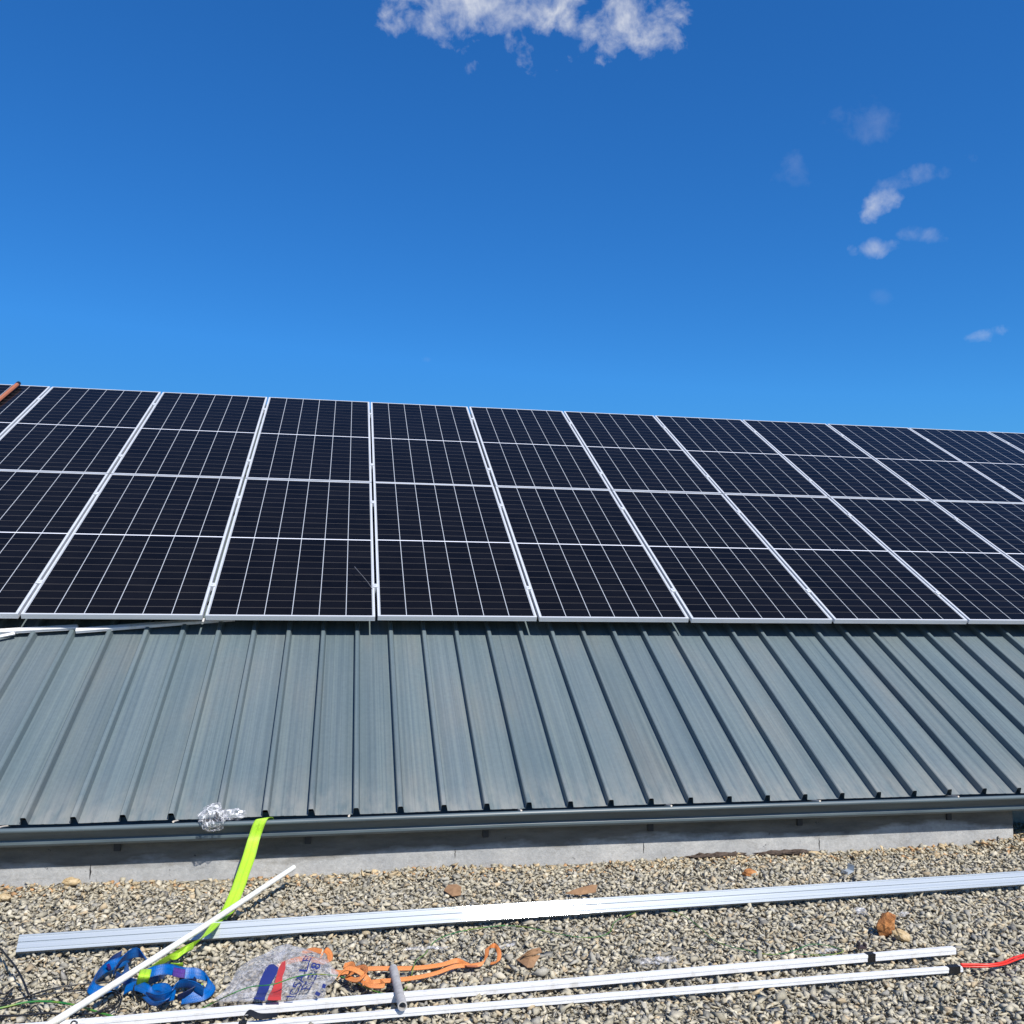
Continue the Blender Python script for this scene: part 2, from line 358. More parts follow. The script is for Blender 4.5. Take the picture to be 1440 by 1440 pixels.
# ------------------------------------------------------------------ ground
gs = .4
bm = bmesh.new(); xs = [-300, -60, -10, -3, 12, 60, 300]; ys = [-300, -60, -8, -5, -1.1, 5, 60, 300]
vv = [[bm.verts.new((x, y, -.022)) for x in xs] for y in ys]
for j in range(len(ys) - 1):
    for i in range(len(xs) - 1): bm.faces.new((vv[j][i], vv[j][i + 1], vv[j + 1][i + 1], vv[j + 1][i]))
tag(bmo('ground', bm, MS), kind='structure')

EY, EZ = -1.40741716, .31                          # eave of the roof sheet
WY = EY + .075                                     # face of the low wall
XC = gy(1425, 1178, WY).x                          # where the wall ends
def gheight(x, y):
    h = .010 * noise.noise(Vector((x * 1.3, y * 1.3, 3))) + .006 * noise.noise(Vector((x * 4, y * 4, 9)))
    near_wall = max(0, 1 - abs(y - WY) / .35)
    h += near_wall * (-.010 + .016 * noise.noise(Vector((x * 1.7, 0, 5))))
    h += .05 * max(0, 1 - ((x - XC - .15) ** 2 / .25 + (y - WY) ** 2 / .06))
    return h
tmpl = []
for k in range(40):
    bm = bmesh.new()
    for _ in range(6 + k % 4 if k < 28 else 5):
        q = Vector((rnd.gauss(0, 1), rnd.gauss(0, 1), rnd.gauss(0, 1))).normalized() * rnd.uniform(.85, 1.25)
        bm.verts.new(q)
    bmesh.ops.convex_hull(bm, input=bm.verts); bmesh.ops.triangulate(bm, faces=bm.faces)
    for v_ in [v_ for v_ in bm.verts if not v_.link_faces]: bm.verts.remove(v_)
    bm.verts.ensure_lookup_table(); bm.verts.index_update()
    tmpl.append((np.array([v_.co[:] for v_ in bm.verts]), np.array([[v_.index for v_ in f_.verts] for f_ in bm.faces]))); bm.free()
rs = np.random.RandomState(3)
Vs, Fs, Cs = [], [], []; off = 0
def rmat(q):
    q = q / np.linalg.norm(q); w, x, y, z = q
    return np.array([[1 - 2 * (y * y + z * z), 2 * (x * y - z * w), 2 * (x * z + y * w)], [2 * (x * y + z * w), 1 - 2 * (x * x + z * z), 2 * (y * z - x * w)], [2 * (x * z - y * w), 2 * (y * z + x * w), 1 - 2 * (x * x + y * y)]])
def scatter(sp, s0, s1, z0, z1, keep):
    global off
    y = -4.0
    while y < WY + .45:
        t = (y + 3.6) / 2.4
        x = .35 - 1.15 * t; xe = 5.2 + 3.0 * t
        while x < xe:
            if rs.rand() < keep:
                px, py = x + rs.uniform(-.6, .6) * sp, y + rs.uniform(-.6, .6) * sp
                if py < WY - .006 or (px > XC and py < WY + .4):
                    V, T = tmpl[rs.randint(28) if s1 > .02 else rs.randint(28, 40)]
                    s = s0 + (s1 - s0) * rs.rand() ** 1.8
                    sc = np.array([s * rs.uniform(.95, 1.45), s * rs.uniform(.65, 1.0), s * rs.uniform(.34, .60)]) / 2
                    R = rmat(np.array([1, rs.normal(0, .22), rs.normal(0, .22), 0])) @ rmat(np.array([math.cos(a := rs.uniform(0, 3.14)), 0, 0, math.sin(a)]))
                    P = (V * sc) @ R.T
                    zc = rs.uniform(z0, z1) + gheight(px, py)
                    Vs.append(P + np.array([px, py, zc])); Fs.append(T + off); off += len(V)
                    k = rs.rand(); l = rs.uniform(.76, 1.30)
                    wallw = max(0, 1 - abs(py - WY) / .28)
                    if k < .50: c = np.array([.43, .385, .285])
                    elif k < .74: c = np.array([.36, .335, .275])
                    elif k < .88: c = np.array([.52, .465, .355])
                    elif k < .915: c = np.array([.24, .225, .195])
                    elif k < .975: c = np.array([.42, .33, .21])
                    else: c = np.array([.45, .37, .245])
                    if rs.rand() < wallw * .45: c = np.array([.46, .36, .22]) if rs.rand() < .7 else np.array([.46, .27, .13])
                    Cs.append(np.tile(np.r_[c * l, 1], (len(V), 1)))
            x += sp
        y += sp
scatter(.026, .022, .040, -.022, -.012, .97)
scatter(.0165, .009, .018, -.013, -.004, .80)
scatter(.020, .020, .046, -.011, .001, .78)
scatter(.045, .030, .062, .001, .006, .22)
Va, Fa, Ca = np.concatenate(Vs), np.concatenate(Fs), np.concatenate(Cs)
me = bpy.data.meshes.new('gravel'); me.vertices.add(len(Va)); me.vertices.foreach_set('co', Va.ravel())
me.loops.add(Fa.size); me.loops.foreach_set('vertex_index', Fa.ravel().astype(np.int32))
me.polygons.add(len(Fa)); me.polygons.foreach_set('loop_start', np.arange(0, Fa.size, 3, dtype=np.int32))
me.update(calc_edges=True); me.validate()
ca = me.color_attributes.new('stone_colour', 'FLOAT_COLOR', 'POINT'); ca.data.foreach_set('color', Ca.ravel())
tag(link('gravel', me, MG), 'loose grey and tan crushed stone spread in front of the low wall', 'gravel', kind='stuff')

# ------------------------------------------------------------------ building
SL = math.radians(30); cs, sn = math.cos(SL), math.sin(SL)
DR = .17                                            # roof sheet lies this far under the panel plane
bld = empty('building', (2.5, WY, 0))
tag(bld, 'long low building with ribbed grey metal roof, dark gutter and short concrete wall', 'building')
INV = Matrix.Translation((-2.5, -WY, 0))
def bp(o):
    o.parent = bld; o.matrix_parent_inverse = INV; return o
# roof sheet in the slope frame (x along eave, y up slope, z normal)
RX0, RX1 = -9.0, 17.0; RP, R0 = .23414659, .54060599
VE, VT = -1.72329, 4.86
vs, fs, tint = [], [], []
prof = []; pans = []
n0 = int((RX0 - R0) / RP); n1 = int((RX1 - R0) / RP)
rnp = random.Random(11)
for i in range(n0, n1 + 1):
    c = R0 + i * RP
    tcol = tuple(rnp.uniform(.94, 1.05) + q_ for q_ in (0, 0, rnp.uniform(-.015, .015))) if 0 else (lambda t_: (t_ + rnp.uniform(-.012, .012), t_, t_ + rnp.uniform(-.012, .012)))(rnp.uniform(.93, 1.06))
    for (dx, z) in [(-.0170, 0), (-.0145, .038), (-.0095, .0425), (.0085, .0425), (.0130, .037), (.021, 0), (.034, -.001), (.078, -.001), (.083, .0003), (.092, .0003), (.097, -.001), (.140, -.001), (.145, .0003), (.154, .0003), (.159, -.001), (.200, -.001)]:
        prof.append((c + dx, z)); pans.append(tcol)
nv = 26
for j in range(nv + 1):
    v_ = VE + (VT - VE) * j / nv
    for (x, z), tcol in zip(prof, pans):
        vs.append((x, v_ + (.006 * noise.noise(Vector((x * 2, 0, 0))) if j == 0 else 0), z - DR + .0022 * noise.noise(Vector((x * 2.2, v_ * 1.3, 2)))))
        tint.append((*tcol, 1))
npf = len(prof)
for j in range(nv):
    for k in range(npf - 1): fs.append((j * npf + k, j * npf + k + 1, (j + 1) * npf + k + 1, (j + 1) * npf + k))
roof = pyd('roof', vs, fs, MR)
ca = roof.data.color_attributes.new('pan_tint', 'FLOAT_COLOR', 'POINT'); ca.data.foreach_set('color', np.array(tint).ravel())
sm = roof.modifiers.new('thickness', 'SOLIDIFY'); sm.thickness = .0012; sm.offset = -1
SLM = Matrix.Translation((0, 0, ZG)) @ Matrix.Rotation(SL, 4, 'X')          # slope frame -> world
roof.parent = bld; roof.matrix_parent_inverse = INV; roof.matrix_basis = SLM
def sp3(u, v, w): return SLM @ Vector((u, v, w))
# back slope and ridge, closing the volume
top = sp3(0, VT, -DR); bk = top.y + 4.2
bp(pyd('back_roof', [(RX0, top.y, top.z - .004), (RX1, top.y, top.z - .004), (RX1, bk, top.z - 2.4), (RX0, bk, top.z - 2.4)], [(0, 1, 2, 3)], MR))
bpR = bpy.data.objects['back_roof']; ca = bpR.data.color_attributes.new('pan_tint', 'FLOAT_COLOR', 'POINT'); ca.data.foreach_set('color', np.ones(16))
ridge = [(top.y - .16, top.z - .16 * sn / cs + .036), (top.y - .02, top.z + .035), (top.y + .02, top.z + .035), (top.y + .16, top.z - .045)]
bp(sweep('ridge_cap', ridge, RX0, RX1, MGU))
# walls
bm = bmesh.new(); box(bm, RX0 + .3, XC, WY, WY + .2, -.12, EZ - .035); bp(bmo('wall', bm, MC))
bm = bmesh.new(); box(bm, XC - .2, RX1 - .3, WY + .42, WY + .6, -.12, EZ + .15)
o = bp(bmo('recessed_wall', bm, MC)); o['label'] = 'dark set-back stretch of wall past the corner at the right'
bm = bmesh.new(); box(bm, RX0 + .3, RX0 + .5, WY + .2, bk - .2, -.12, top.z - 2.5); box(bm, RX1 - .5, RX1 - .3, WY + .6, bk - .2, -.12, top.z - 2.5); box(bm, RX0 + .5, RX1 - .5, bk - .5, bk - .3, -.12, top.z - 2.46); bp(bmo('rear_wall', bm, MC))
bm = bmesh.new(); box(bm, RX0 + .3, RX1 - .3, EY + .045, EY + .070, EZ - .10, EZ - .004); bp(bmo('fascia', bm, MIN))
# gables close the ends under the sheet
for x in (RX0 + .32, RX1 - .32):
    e = sp3(0, VE + .2, -DR - .01)
    bp(pyd('gable', [(x, e.y, e.z), (x, top.y, top.z - .02), (x, bk - .2, top.z - 2.45), (x, bk - .2, -.1), (x, e.y, -.1)], [(0, 1, 2, 3, 4)], MC))
# gutter: rolled bead, undercut, step, lower edge
Q = lambda y, z: (EY + min(y, .035 + .1 * (y - .035)), EZ + z + .029)
gprof = [Q(.055, -.012), Q(.055, -.122), Q(-.034, -.127), Q(-.038, -.1265), Q(-.040, -.124), Q(-.047, -.118), Q(-.051, -.112), Q(-.0515, -.100), Q(-.047, -.092), Q(-.083, -.047)]
for k in range(9):
    a = -math.pi / 2 - k * math.pi * 1.15 / 8
    gprof.append(Q(-.090 + .0125 * math.cos(a), -.034 + .0125 * math.sin(a)))
gprof += [Q(-.080, -.036), Q(-.079, -.052), Q(-.045, -.089), Q(-.0495, -.100), Q(-.049, -.110), Q(-.036, -.121), Q(.051, -.120), Q(.051, -.012)]
gut = bp(sweep('gutter', gprof, RX0, RX1, MGU, nseg=120, closed=True))
for v_ in gut.data.vertices:                        # it sags a little between its straps
    v_.co.z += .0035 * noise.noise(Vector((v_.co.x * .8, 0, 7))) - .004 * math.exp(-((v_.co.x - 1.2) / .9) ** 2)
GS = [(5, 1163), (247, 1153), (491, 1148), (731, 1141), (940, 1135), (1147, 1125), (1340, 1119)]
for (px, py) in GS:
    x = gy(px, py, EY - .04).x
    bm = bmesh.new()
    tube(bm, [(x + .004, EY + .03, EZ - .012), (x, EY - .04, EZ + .002), (x - .002, EY - .094, EZ + .0115)], .0055, 6)
    o = bmo('gutter_strap', bm, MLT); o.parent = gut; o.matrix_parent_inverse = Matrix.Identity(4)
for (px, py) in [(165, 1188), (433, 1182), (683, 1177), (915, 1168), (1125, 1158), (1335, 1150)]:
    x = gy(px, py, WY - .01).x
    bm = bmesh.new(); box(bm, x - .017, x + .017, WY - .012, WY + .004, EZ - .165, EZ - .09, .002)
    bp(bmo('bracket', bm, MBK))

# ------------------------------------------------------------------ solar panels
PU, PV = 1.154, 2.381
def panel_meshes():
    bm = bmesh.new(); l = .0135; h = .035
    # four mitred frame bars
    for (a, b_, c, d_) in [((0, 0), (PW, 0), (PW - l, l), (l, l)), ((PW, 0), (PW, PL), (PW - l, PL - l), (PW - l, l)),
                           ((PW, PL), (0, PL), (l, PL - l), (PW - l, PL - l)), ((0, PL), (0, 0), (l, l), (l, PL - l))]:
        t_ = [bm.verts.new((*p, 0)) for p in (a, b_, c, d_)]; u_ = [bm.verts.new((*p, -h)) for p in (a, b_, c, d_)]
        bm.faces.new(t_); bm.faces.new(u_[::-1])
        for k in range(4): bm.faces.new((t_[k], t_[(k + 1) % 4], u_[(k + 1) % 4], u_[k]))
    # a shadow groove along the outer faces
    bmesh.ops.recalc_face_normals(bm, faces=bm.faces)
    fm = bpy.data.meshes.new('frame'); bm.to_mesh(fm); bm.free(); fm.materials.append(MA)
    bm = bmesh.new(); box(bm, l + .0001, PW - l - .0001, l + .0001, PL - l - .0001, -.008, -.0025)
    gm = bpy.data.meshes.new('cell_sheet'); bm.to_mesh(gm); bm.free(); gm.materials.append(MPV)
    return fm, gm
fm, gm = panel_meshes()
ORD = ['first', 'second', 'third', 'fourth', 'fifth', 'sixth', 'seventh', 'eighth', 'ninth', 'tenth', 'eleventh', 'twelfth']
pj = random.Random(5)
for row in (0, 1):
    for col in range(-4, 12):
        u = col * PU + (PU - PW) / 2; v_ = row * PV
        r_ = empty('solar_panel')
        r_.matrix_world = SLM @ Matrix.Translation((u + pj.uniform(-.002, .002), v_ + pj.uniform(-.003, .003), pj.uniform(-.002, .001)))
        first = -1 if row == 0 else -2; last = 7 if row == 0 else 9
        rn = ['lower', 'upper'][row]
        if first <= col <= last:
            lb = 'silver framed black solar panel, %s from the left in the %s row' % (ORD[col - first], rn)
        elif col < first: lb = 'silver framed solar panel of the %s row, beyond the left edge of the photo' % rn
        else: lb = 'silver framed solar panel of the %s row, beyond the right edge of the photo' % rn
        tag(r_, lb, 'solar panel', 'solar panels on the metal roof')
        for n_, m_ in (('frame', fm), ('cell_sheet', gm)):
            o = bpy.data.objects.new(n_, m_); C.objects.link(o); o.parent = r_
# rails under the panels and the feet that carry them
for v_ in (.42, 1.93, 2.80, 4.31):
    bm = bmesh.new(); box(bm, -4 * PU - .1, 12 * PU + .1, v_ - .02, v_ + .02, -.078, -.0375, .003)
    o = bmo('mounting_rail', bm, MRAIL); o.matrix_world = SLM
    tag(o, 'long aluminium rail under the %s of the %s row of solar panels' % ('bottom' if v_ in (.42, 2.80) else 'top', 'lower' if v_ < 2 else 'upper'), 'rail', 'rails carrying the solar panels')
    for k in range(-4, 13):
        bm = bmesh.new(); box(bm, -.02, .02, -.006, .006, -DR + .004, -.0785); box(bm, -.02, .02, -.006, .045, -DR + .0035, -DR + .008)
        f_ = bmo('foot', bm, MRAIL); f_.parent = o; f_.location = (R0 + round((k * PU - R0) / RP) * RP + .07, v_, 0)
# clamps
bm = bmesh.new(); box(bm, -.0095, .0095, -.024, .024, -.036, .0015); box(bm, -.019, .019, -.024, .024, .0016, .0046, .001)
q = bmesh.ops.create_cone(bm, cap_ends=True, segments=8, radius1=.0065, radius2=.0065, depth=.006, matrix=Matrix.Translation((0, 0, .0078)))
cm = bpy.data.meshes.new('mid_clamp'); bm.to_mesh(cm); bm.free(); cm.materials.append(MA)
for k in range(-2, 11):
    for v_ in (.42, 1.93, 2.80, 4.31):
        o = bpy.data.objects.new('mid_clamp', cm); C.objects.link(o); o.matrix_world = SLM @ Matrix.Translation((k * PU, v_ + pj.uniform(-.01, .01), 0))
        tag(o, 'small silver clamp in the gap between two solar panels', 'clamp', 'clamps between the solar panels')

# cable tie poking out of the seam, and the rusty bar at the far top left
def slope_pt(px, py, w=0.0):
    v = Vector(Rw.T @ np.array([(px - 720) / F, (py - 720) / F, 1])); n = SLM.to_3x3() @ Vector((0, 0, 1)); p0 = sp3(0, 0, w)
    return Vector(CAM) + v * ((p0 - Vector(CAM)).dot(n) / v.dot(n))
a = slope_pt(527, 834, -.02); b2 = slope_pt(498.5, 797, .06)
bm = bmesh.new(); pts = cr([a, a.lerp(b2, .35) + Vector((0, -.01, .012)), b2], 6); tube(bm, pts, [.0022] * (len(pts) - 1) + [.0035], 6)
tag(bmo('cable_tie', bm, mat('grey_tie', (.12, .12, .13), .3)[0], smooth=True), 'thin dark cable tie tail sticking out between two lower solar panels', 'cable tie')
a = slope_pt(-14, 573, .02); b2 = slope_pt(24, 541, .03)
bm = bmesh.new(); d_ = (b2 - a).normalized(); tube(bm, [a, a.lerp(b2, .5), b2], .022, 8)
rb = bmo('rusty_bar', bm, MRUST, smooth=False); tag(rb, 'reddish orange bar lying over the top left corner of the solar panels', 'bar')
bm = bmesh.new(); tube(bm, [b2 + d_ * .0005, b2 + d_ * .05], .024, 8); bmo('end_cap', bm, MBLK, rb)

# white trunking lying along the roof just under the panels, left
def on_ribs(px, py, h=.0): return slope_pt(px, py, -DR + .0325 + h)
def trunk(name, a, b_, w, h, m, lab, cat, group=None, groove=True, roll=0.0, lid=True, upv=None):
    """rectangular cable trunking from a to b, lid line along its side"""
    d_ = (b_ - a); L_ = d_.length; x = d_.normalized(); up = (upv or Vector((0, 0, 1))); y = up.cross(x).normalized(); z = x.cross(y)
    if roll:
        q_ = Matrix.Rotation(roll, 3, x); y, z = q_ @ y, q_ @ z
    R_ = Matrix((x, y, z)).transposed().to_4x4(); R_.translation = a
    o = empty(name); o.matrix_world = R_
    tag(o, lab, cat, group)
    n = max(2, int(L_ / .25)); vs = []; fs = []
    pr = [(-w / 2, .002), (-w / 2 + .002, 0), (w / 2 - .002, 0), (w / 2, .002), (w / 2, h * .72), (-w / 2, h * .72)]
    def sw(pr, nm, x0=0, x1=L_):
        vs = []; fs = []; k = len(pr)
        for i in range(n + 1):
            xx = x0 + (x1 - x0) * i / n; wob = .003 * noise.noise(Vector((xx * 1.3, a.x, 1))) * (1 if L_ > 1.5 else 0)
            vs += [(xx, p[0] + wob, p[1] + wob * .5) for p in pr]
        for i in range(n):
            for j in range(k): fs.append((i * k + j, i * k + (j + 1) % k, (i + 1) * k + (j + 1) % k, (i + 1) * k + j))
        fs.append(tuple(range(k))[::-1]); fs.append(tuple(range(n * k, n * k + k)))
        return pyd(nm, vs, fs, m, o)
    sw(pr, 'base')
    e = .0016
    sw([(-w / 2 - e, h * .60), (-w / 2 - e, h - .003), (-w / 2 + .002, h), (w / 2 - .002, h), (w / 2 + e, h - .003), (w / 2 + e, h * .60), (w / 2 - .001, h * .60), (w / 2 - .001, h * .725), (-w / 2 + .001, h * .725), (-w / 2 + .001, h * .60)], 'lid', .0, L_ - .003)
    return o
nrm = SLM.to_3x3() @ Vector((0, 0, 1))
trunk('cable_trunking', on_ribs(-120, 897), on_ribs(110, 884), .036, .024, MPVC, 'white trunking length on the roof ribs, overlapped by the middle one, at the left edge', 'trunking', 'white trunking lengths on the roof', upv=nrm)
trunk('cable_trunking', on_ribs(107, 889), on_ribs(330, 872), .036, .024, MPVC, 'white trunking length whose right end slips under the lower solar panels', 'trunking', 'white trunking lengths on the roof', upv=nrm)
trunk('cable_trunking', on_ribs(-120, 921), on_ribs(21, 892), .022, .014, MPVC, 'lowest short white trunking length on the roof at the left edge', 'trunking', 'white trunking lengths on the roof', upv=nrm)

# ------------------------------------------------------------------ long aluminium rail on the gravel
ra, rb_ = gp(22, 1339, .030), gp(1440, 1243, .030); ra.z = rb_.z = .030
rdir = (rb_ - ra).normalized(); rb_ = rb_ + rdir * .8
Lr = (rb_ - ra).length
fy, fz = .545, .839; dy, dz = .839, -.545
def fp(s, t): return (s * fy + t * dy, s * fz + t * dz)     # s up the face, t into the depth
H = .089; KR = .74; prf = []
for s, t in [(0, .001), (0, .0), (.010, 0), (.0115, .004), (.0165, .004), (.018, 0), (.040, 0), (.0415, .007), (.0505, .007), (.052, 0), (.074, 0), (.0755, .004), (.0785, .004), (.080, 0), (.086, 0), (H, .003), (H, .016), (H - .010, .017), (H - .010, .026), (H, .027), (H, .04), (.0, .04)]:
    prf.append(fp(s * KR, t * KR))
n = 60; vs, fs = [], []; k = len(prf)
for i in range(n + 1):
    xx = Lr * i / n; bow = .004 * math.sin(xx * 1.1)
    vs += [(xx, p[0] + bow, p[1]) for p in prf]
for i in range(n):
    for j in range(k): fs.append((i * k + j, (i + 1) * k + j, (i + 1) * k + (j + 1) % k, i * k + (j + 1) % k))
fs.append(tuple(range(k))); fs.append(tuple(range(n * k, n * k + k))[::-1])
rail = pyd('aluminium_rail', vs, fs, MRAIL); rail.matrix_world = Matrix.Translation(ra) @ Matrix.Rotation(math.atan2(rdir.y, rdir.x), 4, 'Z')
tag(rail, 'long grooved silver aluminium rail lying on the gravel parallel to the low wall', 'rail')

# ------------------------------------------------------------------ trunkings and pole on the gravel
t1a, t1b = gp(-60, 1461, .012), gp(1342, 1341, .012)
t1 = trunk('cable_trunking', t1a, t1b, .024, .028, MPVC, 'long wide white trunking on the gravel with a black tape band, nearer the rail', 'trunking')
t2a, t2b = gp(200, 1459, .010), gp(1352, 1366, .010)
t2 = trunk('cable_trunking', t2a, t2b, .020, .022, MPVC, 'thinner white trunking on the gravel with a red wire at its end', 'trunking')
def loc(root, x, y=0, z=0): return root.matrix_world @ Vector((x, y, z))
def wrap(root, x, w, l_, h, name='tape', ragged=True, m=MTAPE):
    bm = bmesh.new(); e = .0028
    n = 6; prev = None
    for i in range(n + 1):
        xx = x - l_ / 2 + l_ * i / n; j = (noise.noise(Vector((i * 1.7, x * 9, 0))) * .0015)
        ring = [bm.verts.new((xx + .004 * noise.noise(Vector((k, x, 2))), p[0], p[1])) for k, p in enumerate([(-w / 2 - e - j, -.001), (w / 2 + e, -.001), (w / 2 + e + j, h * .5), (w / 2 + e, h + e), (0, h + e + j), (-w / 2 - e, h + e), (-w / 2 - e - j, h * .5)])]
        if prev:
            for k in range(7): bm.faces.new((prev[k], prev[(k + 1) % 7], ring[(k + 1) % 7], ring[k]))
        else: bm.faces.new(ring)
        prev = ring
    bm.faces.new(prev[::-1]); return bmo(name, bm, m, root)
def along(root, px, py, h):
    p = root.matrix_world.inverted() @ gp(px, py, h); return p.x
wrap(t1, along(t1, 1225, 1346, .03), .024, .034, .028)
wrap(t2, along(t2, 1338, 1362, .02), .020, .050, .022)
xe = along(t2, 341, 1440, .03)
wrap(t2, xe, .020, .026, .022)
# torn tail of tape sticking up by the front trunking's near end
bm = bmesh.new(); p0 = gp(338, 1440, .04)
ribbon(bm, cr([(*p0, .2, 1, 0), (*(p0 + Vector((.02, .015, .03))), .4, 1, .3), (*(p0 + Vector((.06, .02, .012))), .2, 1, .6), (*(p0 + Vector((.12, .03, .008))), .1, 1, .2)], 5), .022, .001)
o = bmo('tape', bm, MTAPE, t2); o.matrix_parent_inverse = t2.matrix_world.inverted()
bm = bmesh.new(); p0 = gp(1232, 1347, .01)
tube(bm, cr([p0 + Vector((0, 0, .005)), p0 + Vector((.04, -.02, .012)), p0 + Vector((.06, -.005, .02))], 5), .0025, 5)
o = bmo('tape_tail', bm, MTAPE, t1); o.matrix_parent_inverse = t1.matrix_world.inverted()
# red wire
bm = bmesh.new()
pts = [gp(1352, 1359, .018), gp(1370, 1359.5, .02), gp(1392, 1359, .022), gp(1412, 1356, .025), gp(1428, 1350, .025), gp(1450, 1343, .02), gp(1500, 1330, .02), gp(1570, 1334, .02)]
tube(bm, cr(pts, 6), .0042, 6)
pts2 = [p + Vector((0, .006 + .003 * math.sin(i * 2), .006)) for i, p in enumerate(pts)]; tube(bm, cr(pts2, 6), .0042, 6)
tag(bmo('red_wire', bm, MRED, smooth=True), 'red double wire running out of the front trunking to the right edge', 'wire')

# white pole leaning over the rail
pt_ = gp(413, 1220, .110); px_ = gp(282, 1306, .084)
dp = (px_ - pt_).normalized()
pb = gp(66, 1443, .052)
pe = pb + (pb - px_).normalized() * .9; pe.z = .046
pole = empty('white_pole'); tag(pole, 'off-white plastic pole lying diagonally across the aluminium rail and harness', 'pole')
bm = bmesh.new(); pts = [pe, pb, px_, pt_]; P = cr(pts, 10); tube(bm, P, .0125, 14, cap=False); o = bmo('pipe', bm, MCREAM, pole, smooth=True)
bm = bmesh.new()
ax = (pt_ - px_).normalized(); s_ = ax.cross(Vector((0, 0, 1))).normalized(); u_ = s_.cross(ax)
R1 = []; 
for rr, off_ in ((.0125, 0.0), (.0095, .0003), (.009, -.03)):
    R1.append([bm.verts.new(pt_ + ax * off_ + (s_ * math.cos(k * .4488) + u_ * math.sin(k * .4488)) * rr) for k in range(14)])
for A, B in zip(R1, R1[1:]):
    for k in range(14): bm.faces.new((A[k], A[(k + 1) % 14], B[(k + 1) % 14], B[k]))
bm.faces.new(R1[-1]); bmo('open_end', bm, MCREAM, pole)

# short grey tube resting on the trunkings
ta, tb = gp(553, 1362, .03), gp(566, 1415, .055)
bm = bmesh.new(); tube(bm, [ta, ta.lerp(tb, .5), tb], .0165, 16, cap=False)
tp = empty('short_tube'); tag(tp, 'short grey tube resting across the two white trunkings', 'tube')
bmo('tube_wall', bm, MTUBE, tp, smooth=True)
ax = (tb - ta).normalized(); s_ = ax.cross(Vector((0, 0, 1))).normalized(); u_ = s_.cross(ax)
bm = bmesh.new(); R1 = []
for rr, off_ in ((.0165, 0), (.0125, .0003), (.012, -.04)):
    R1.append([bm.verts.new(tb + ax * off_ + (s_ * math.cos(k * math.pi / 8) + u_ * math.sin(k * math.pi / 8)) * rr) for k in range(16)])
for A, B in zip(R1, R1[1:]):
    for k in range(16): bm.faces.new((A[k], A[(k + 1) % 16], B[(k + 1) % 16], B[k]))
bm.faces.new(R1[-1]); bmo('tube_mouth', bm, MTUBE, tp)

# ------------------------------------------------------------------ lime lanyard from the gutter to the harness
Wd = Vector((1, 0, 0))
def rb(pts, width, name, m, parent=None, n=7, th=.0022):
    bm = bmesh.new(); P_ = cr([(*p, *w) for p, w in pts], n); ribbon(bm, P_, width, th); o = bmo(name, bm, m, parent)
    a_ = o.data.attributes.new('across', 'FLOAT', 'POINT'); a_.data.foreach_set('value', np.tile(np.array([1, .33, -.33, -1, -1, -.33, .33, 1], np.float32), len(P_)))
    d_ = np.r_[0, np.cumsum([np.linalg.norm(P_[i + 1][:3] - P_[i][:3]) for i in range(len(P_) - 1)])].astype(np.float32)
    a_ = o.data.attributes.new('along', 'FLOAT', 'POINT'); a_.data.foreach_set('value', np.repeat(d_, 8))
    return o
lan = empty('lanyard_strap', gp(318, 1290)); tag(lan, 'lime green webbing strap hooked over the gutter and hanging to the gravel', 'strap')
def par(o, root):
    o.parent = root; o.matrix_parent_inverse = root.matrix_world.inverted(); return o
bpy.context.view_layer.update()
g0 = gy(366, 1152, EY - .10)
g0 = g0 + Vector((0, 0, .0))
par(rb([(g0 + Vector((.035, .08, -.050)), (1, .15, 0)), (g0 + Vector((.032, .045, -.012)), (1, .35, .1)), (g0 + Vector((.014, -.004, .004)), (1, .25, .05)), (g0 + Vector((-.002, -.018, -.015)), (1, .1, 0)),
        (gp(357, 1180, .23) , (1, .22, .03)), (gp(350, 1205, .17) , (1, .05, -.04)), (gp(342, 1228, .125) , (1, -.16, .0)), (gp(335, 1248, .085), (1, -.05, .05)), (gp(322, 1278, .030), (1, -.2, 0)), (gp(309, 1292, .055), (1, -.35, .0))], .062, 'hanging_webbing', MLIME, None, 10), lan)
par(rb([(gp(309, 1292, .056), (1, -.35, .0)), (gp(300, 1303, .090), (.9, -.5, .1)), (gp(286, 1318, .075), (.6, -.6, .5)), (gp(270, 1330, .035), (.3, -.5, .9)), (gp(255, 1338, .03), (.2, -.4, 1)),
        (gp(238, 1347, .035), (.1, -.6, .8)), (gp(222, 1356, .04), (.3, -.5, .8)), (gp(205, 1368, .05), (.3, -.5, .8))], .040, 'bunched_webbing', MLIME, None, 8), lan)
par(rb([(gp(272, 1330, .045), (.1, -.2, 1)), (gp(262, 1335, .05), (.2, .5, 1)), (gp(250, 1344, .03), (.2, .4, .7)), (gp(236, 1345, .045), (.0, -.6, .8))], .026, 'bunched_webbing', MLIME, None, 8), lan)

# ------------------------------------------------------------------ blue safety harness heap
hr = empty('safety_harness', gp(205, 1390)); tag(hr, 'tangled heap of blue webbing harness with purple stitching and a lime loop', 'harness')
bpy.context.view_layer.update()
def hp(px, py, h): return gp(px, py, h)
def piece(lst, width, nm='webbing_strap', m=MBLUE, n=8, flip=False):
    if flip: lst = [(a[0], a[1], a[2], a[3], abs(a[4]) * .8, a[5]) for a in lst]
    # lst of (px,py,h, wx,wy,wz)
    return par(rb([(hp(a[0], a[1], a[2]), a[3:]) for a in lst], width * .86, nm, m, None, n, .003), hr)
UP = (0.15, -.25, 1)
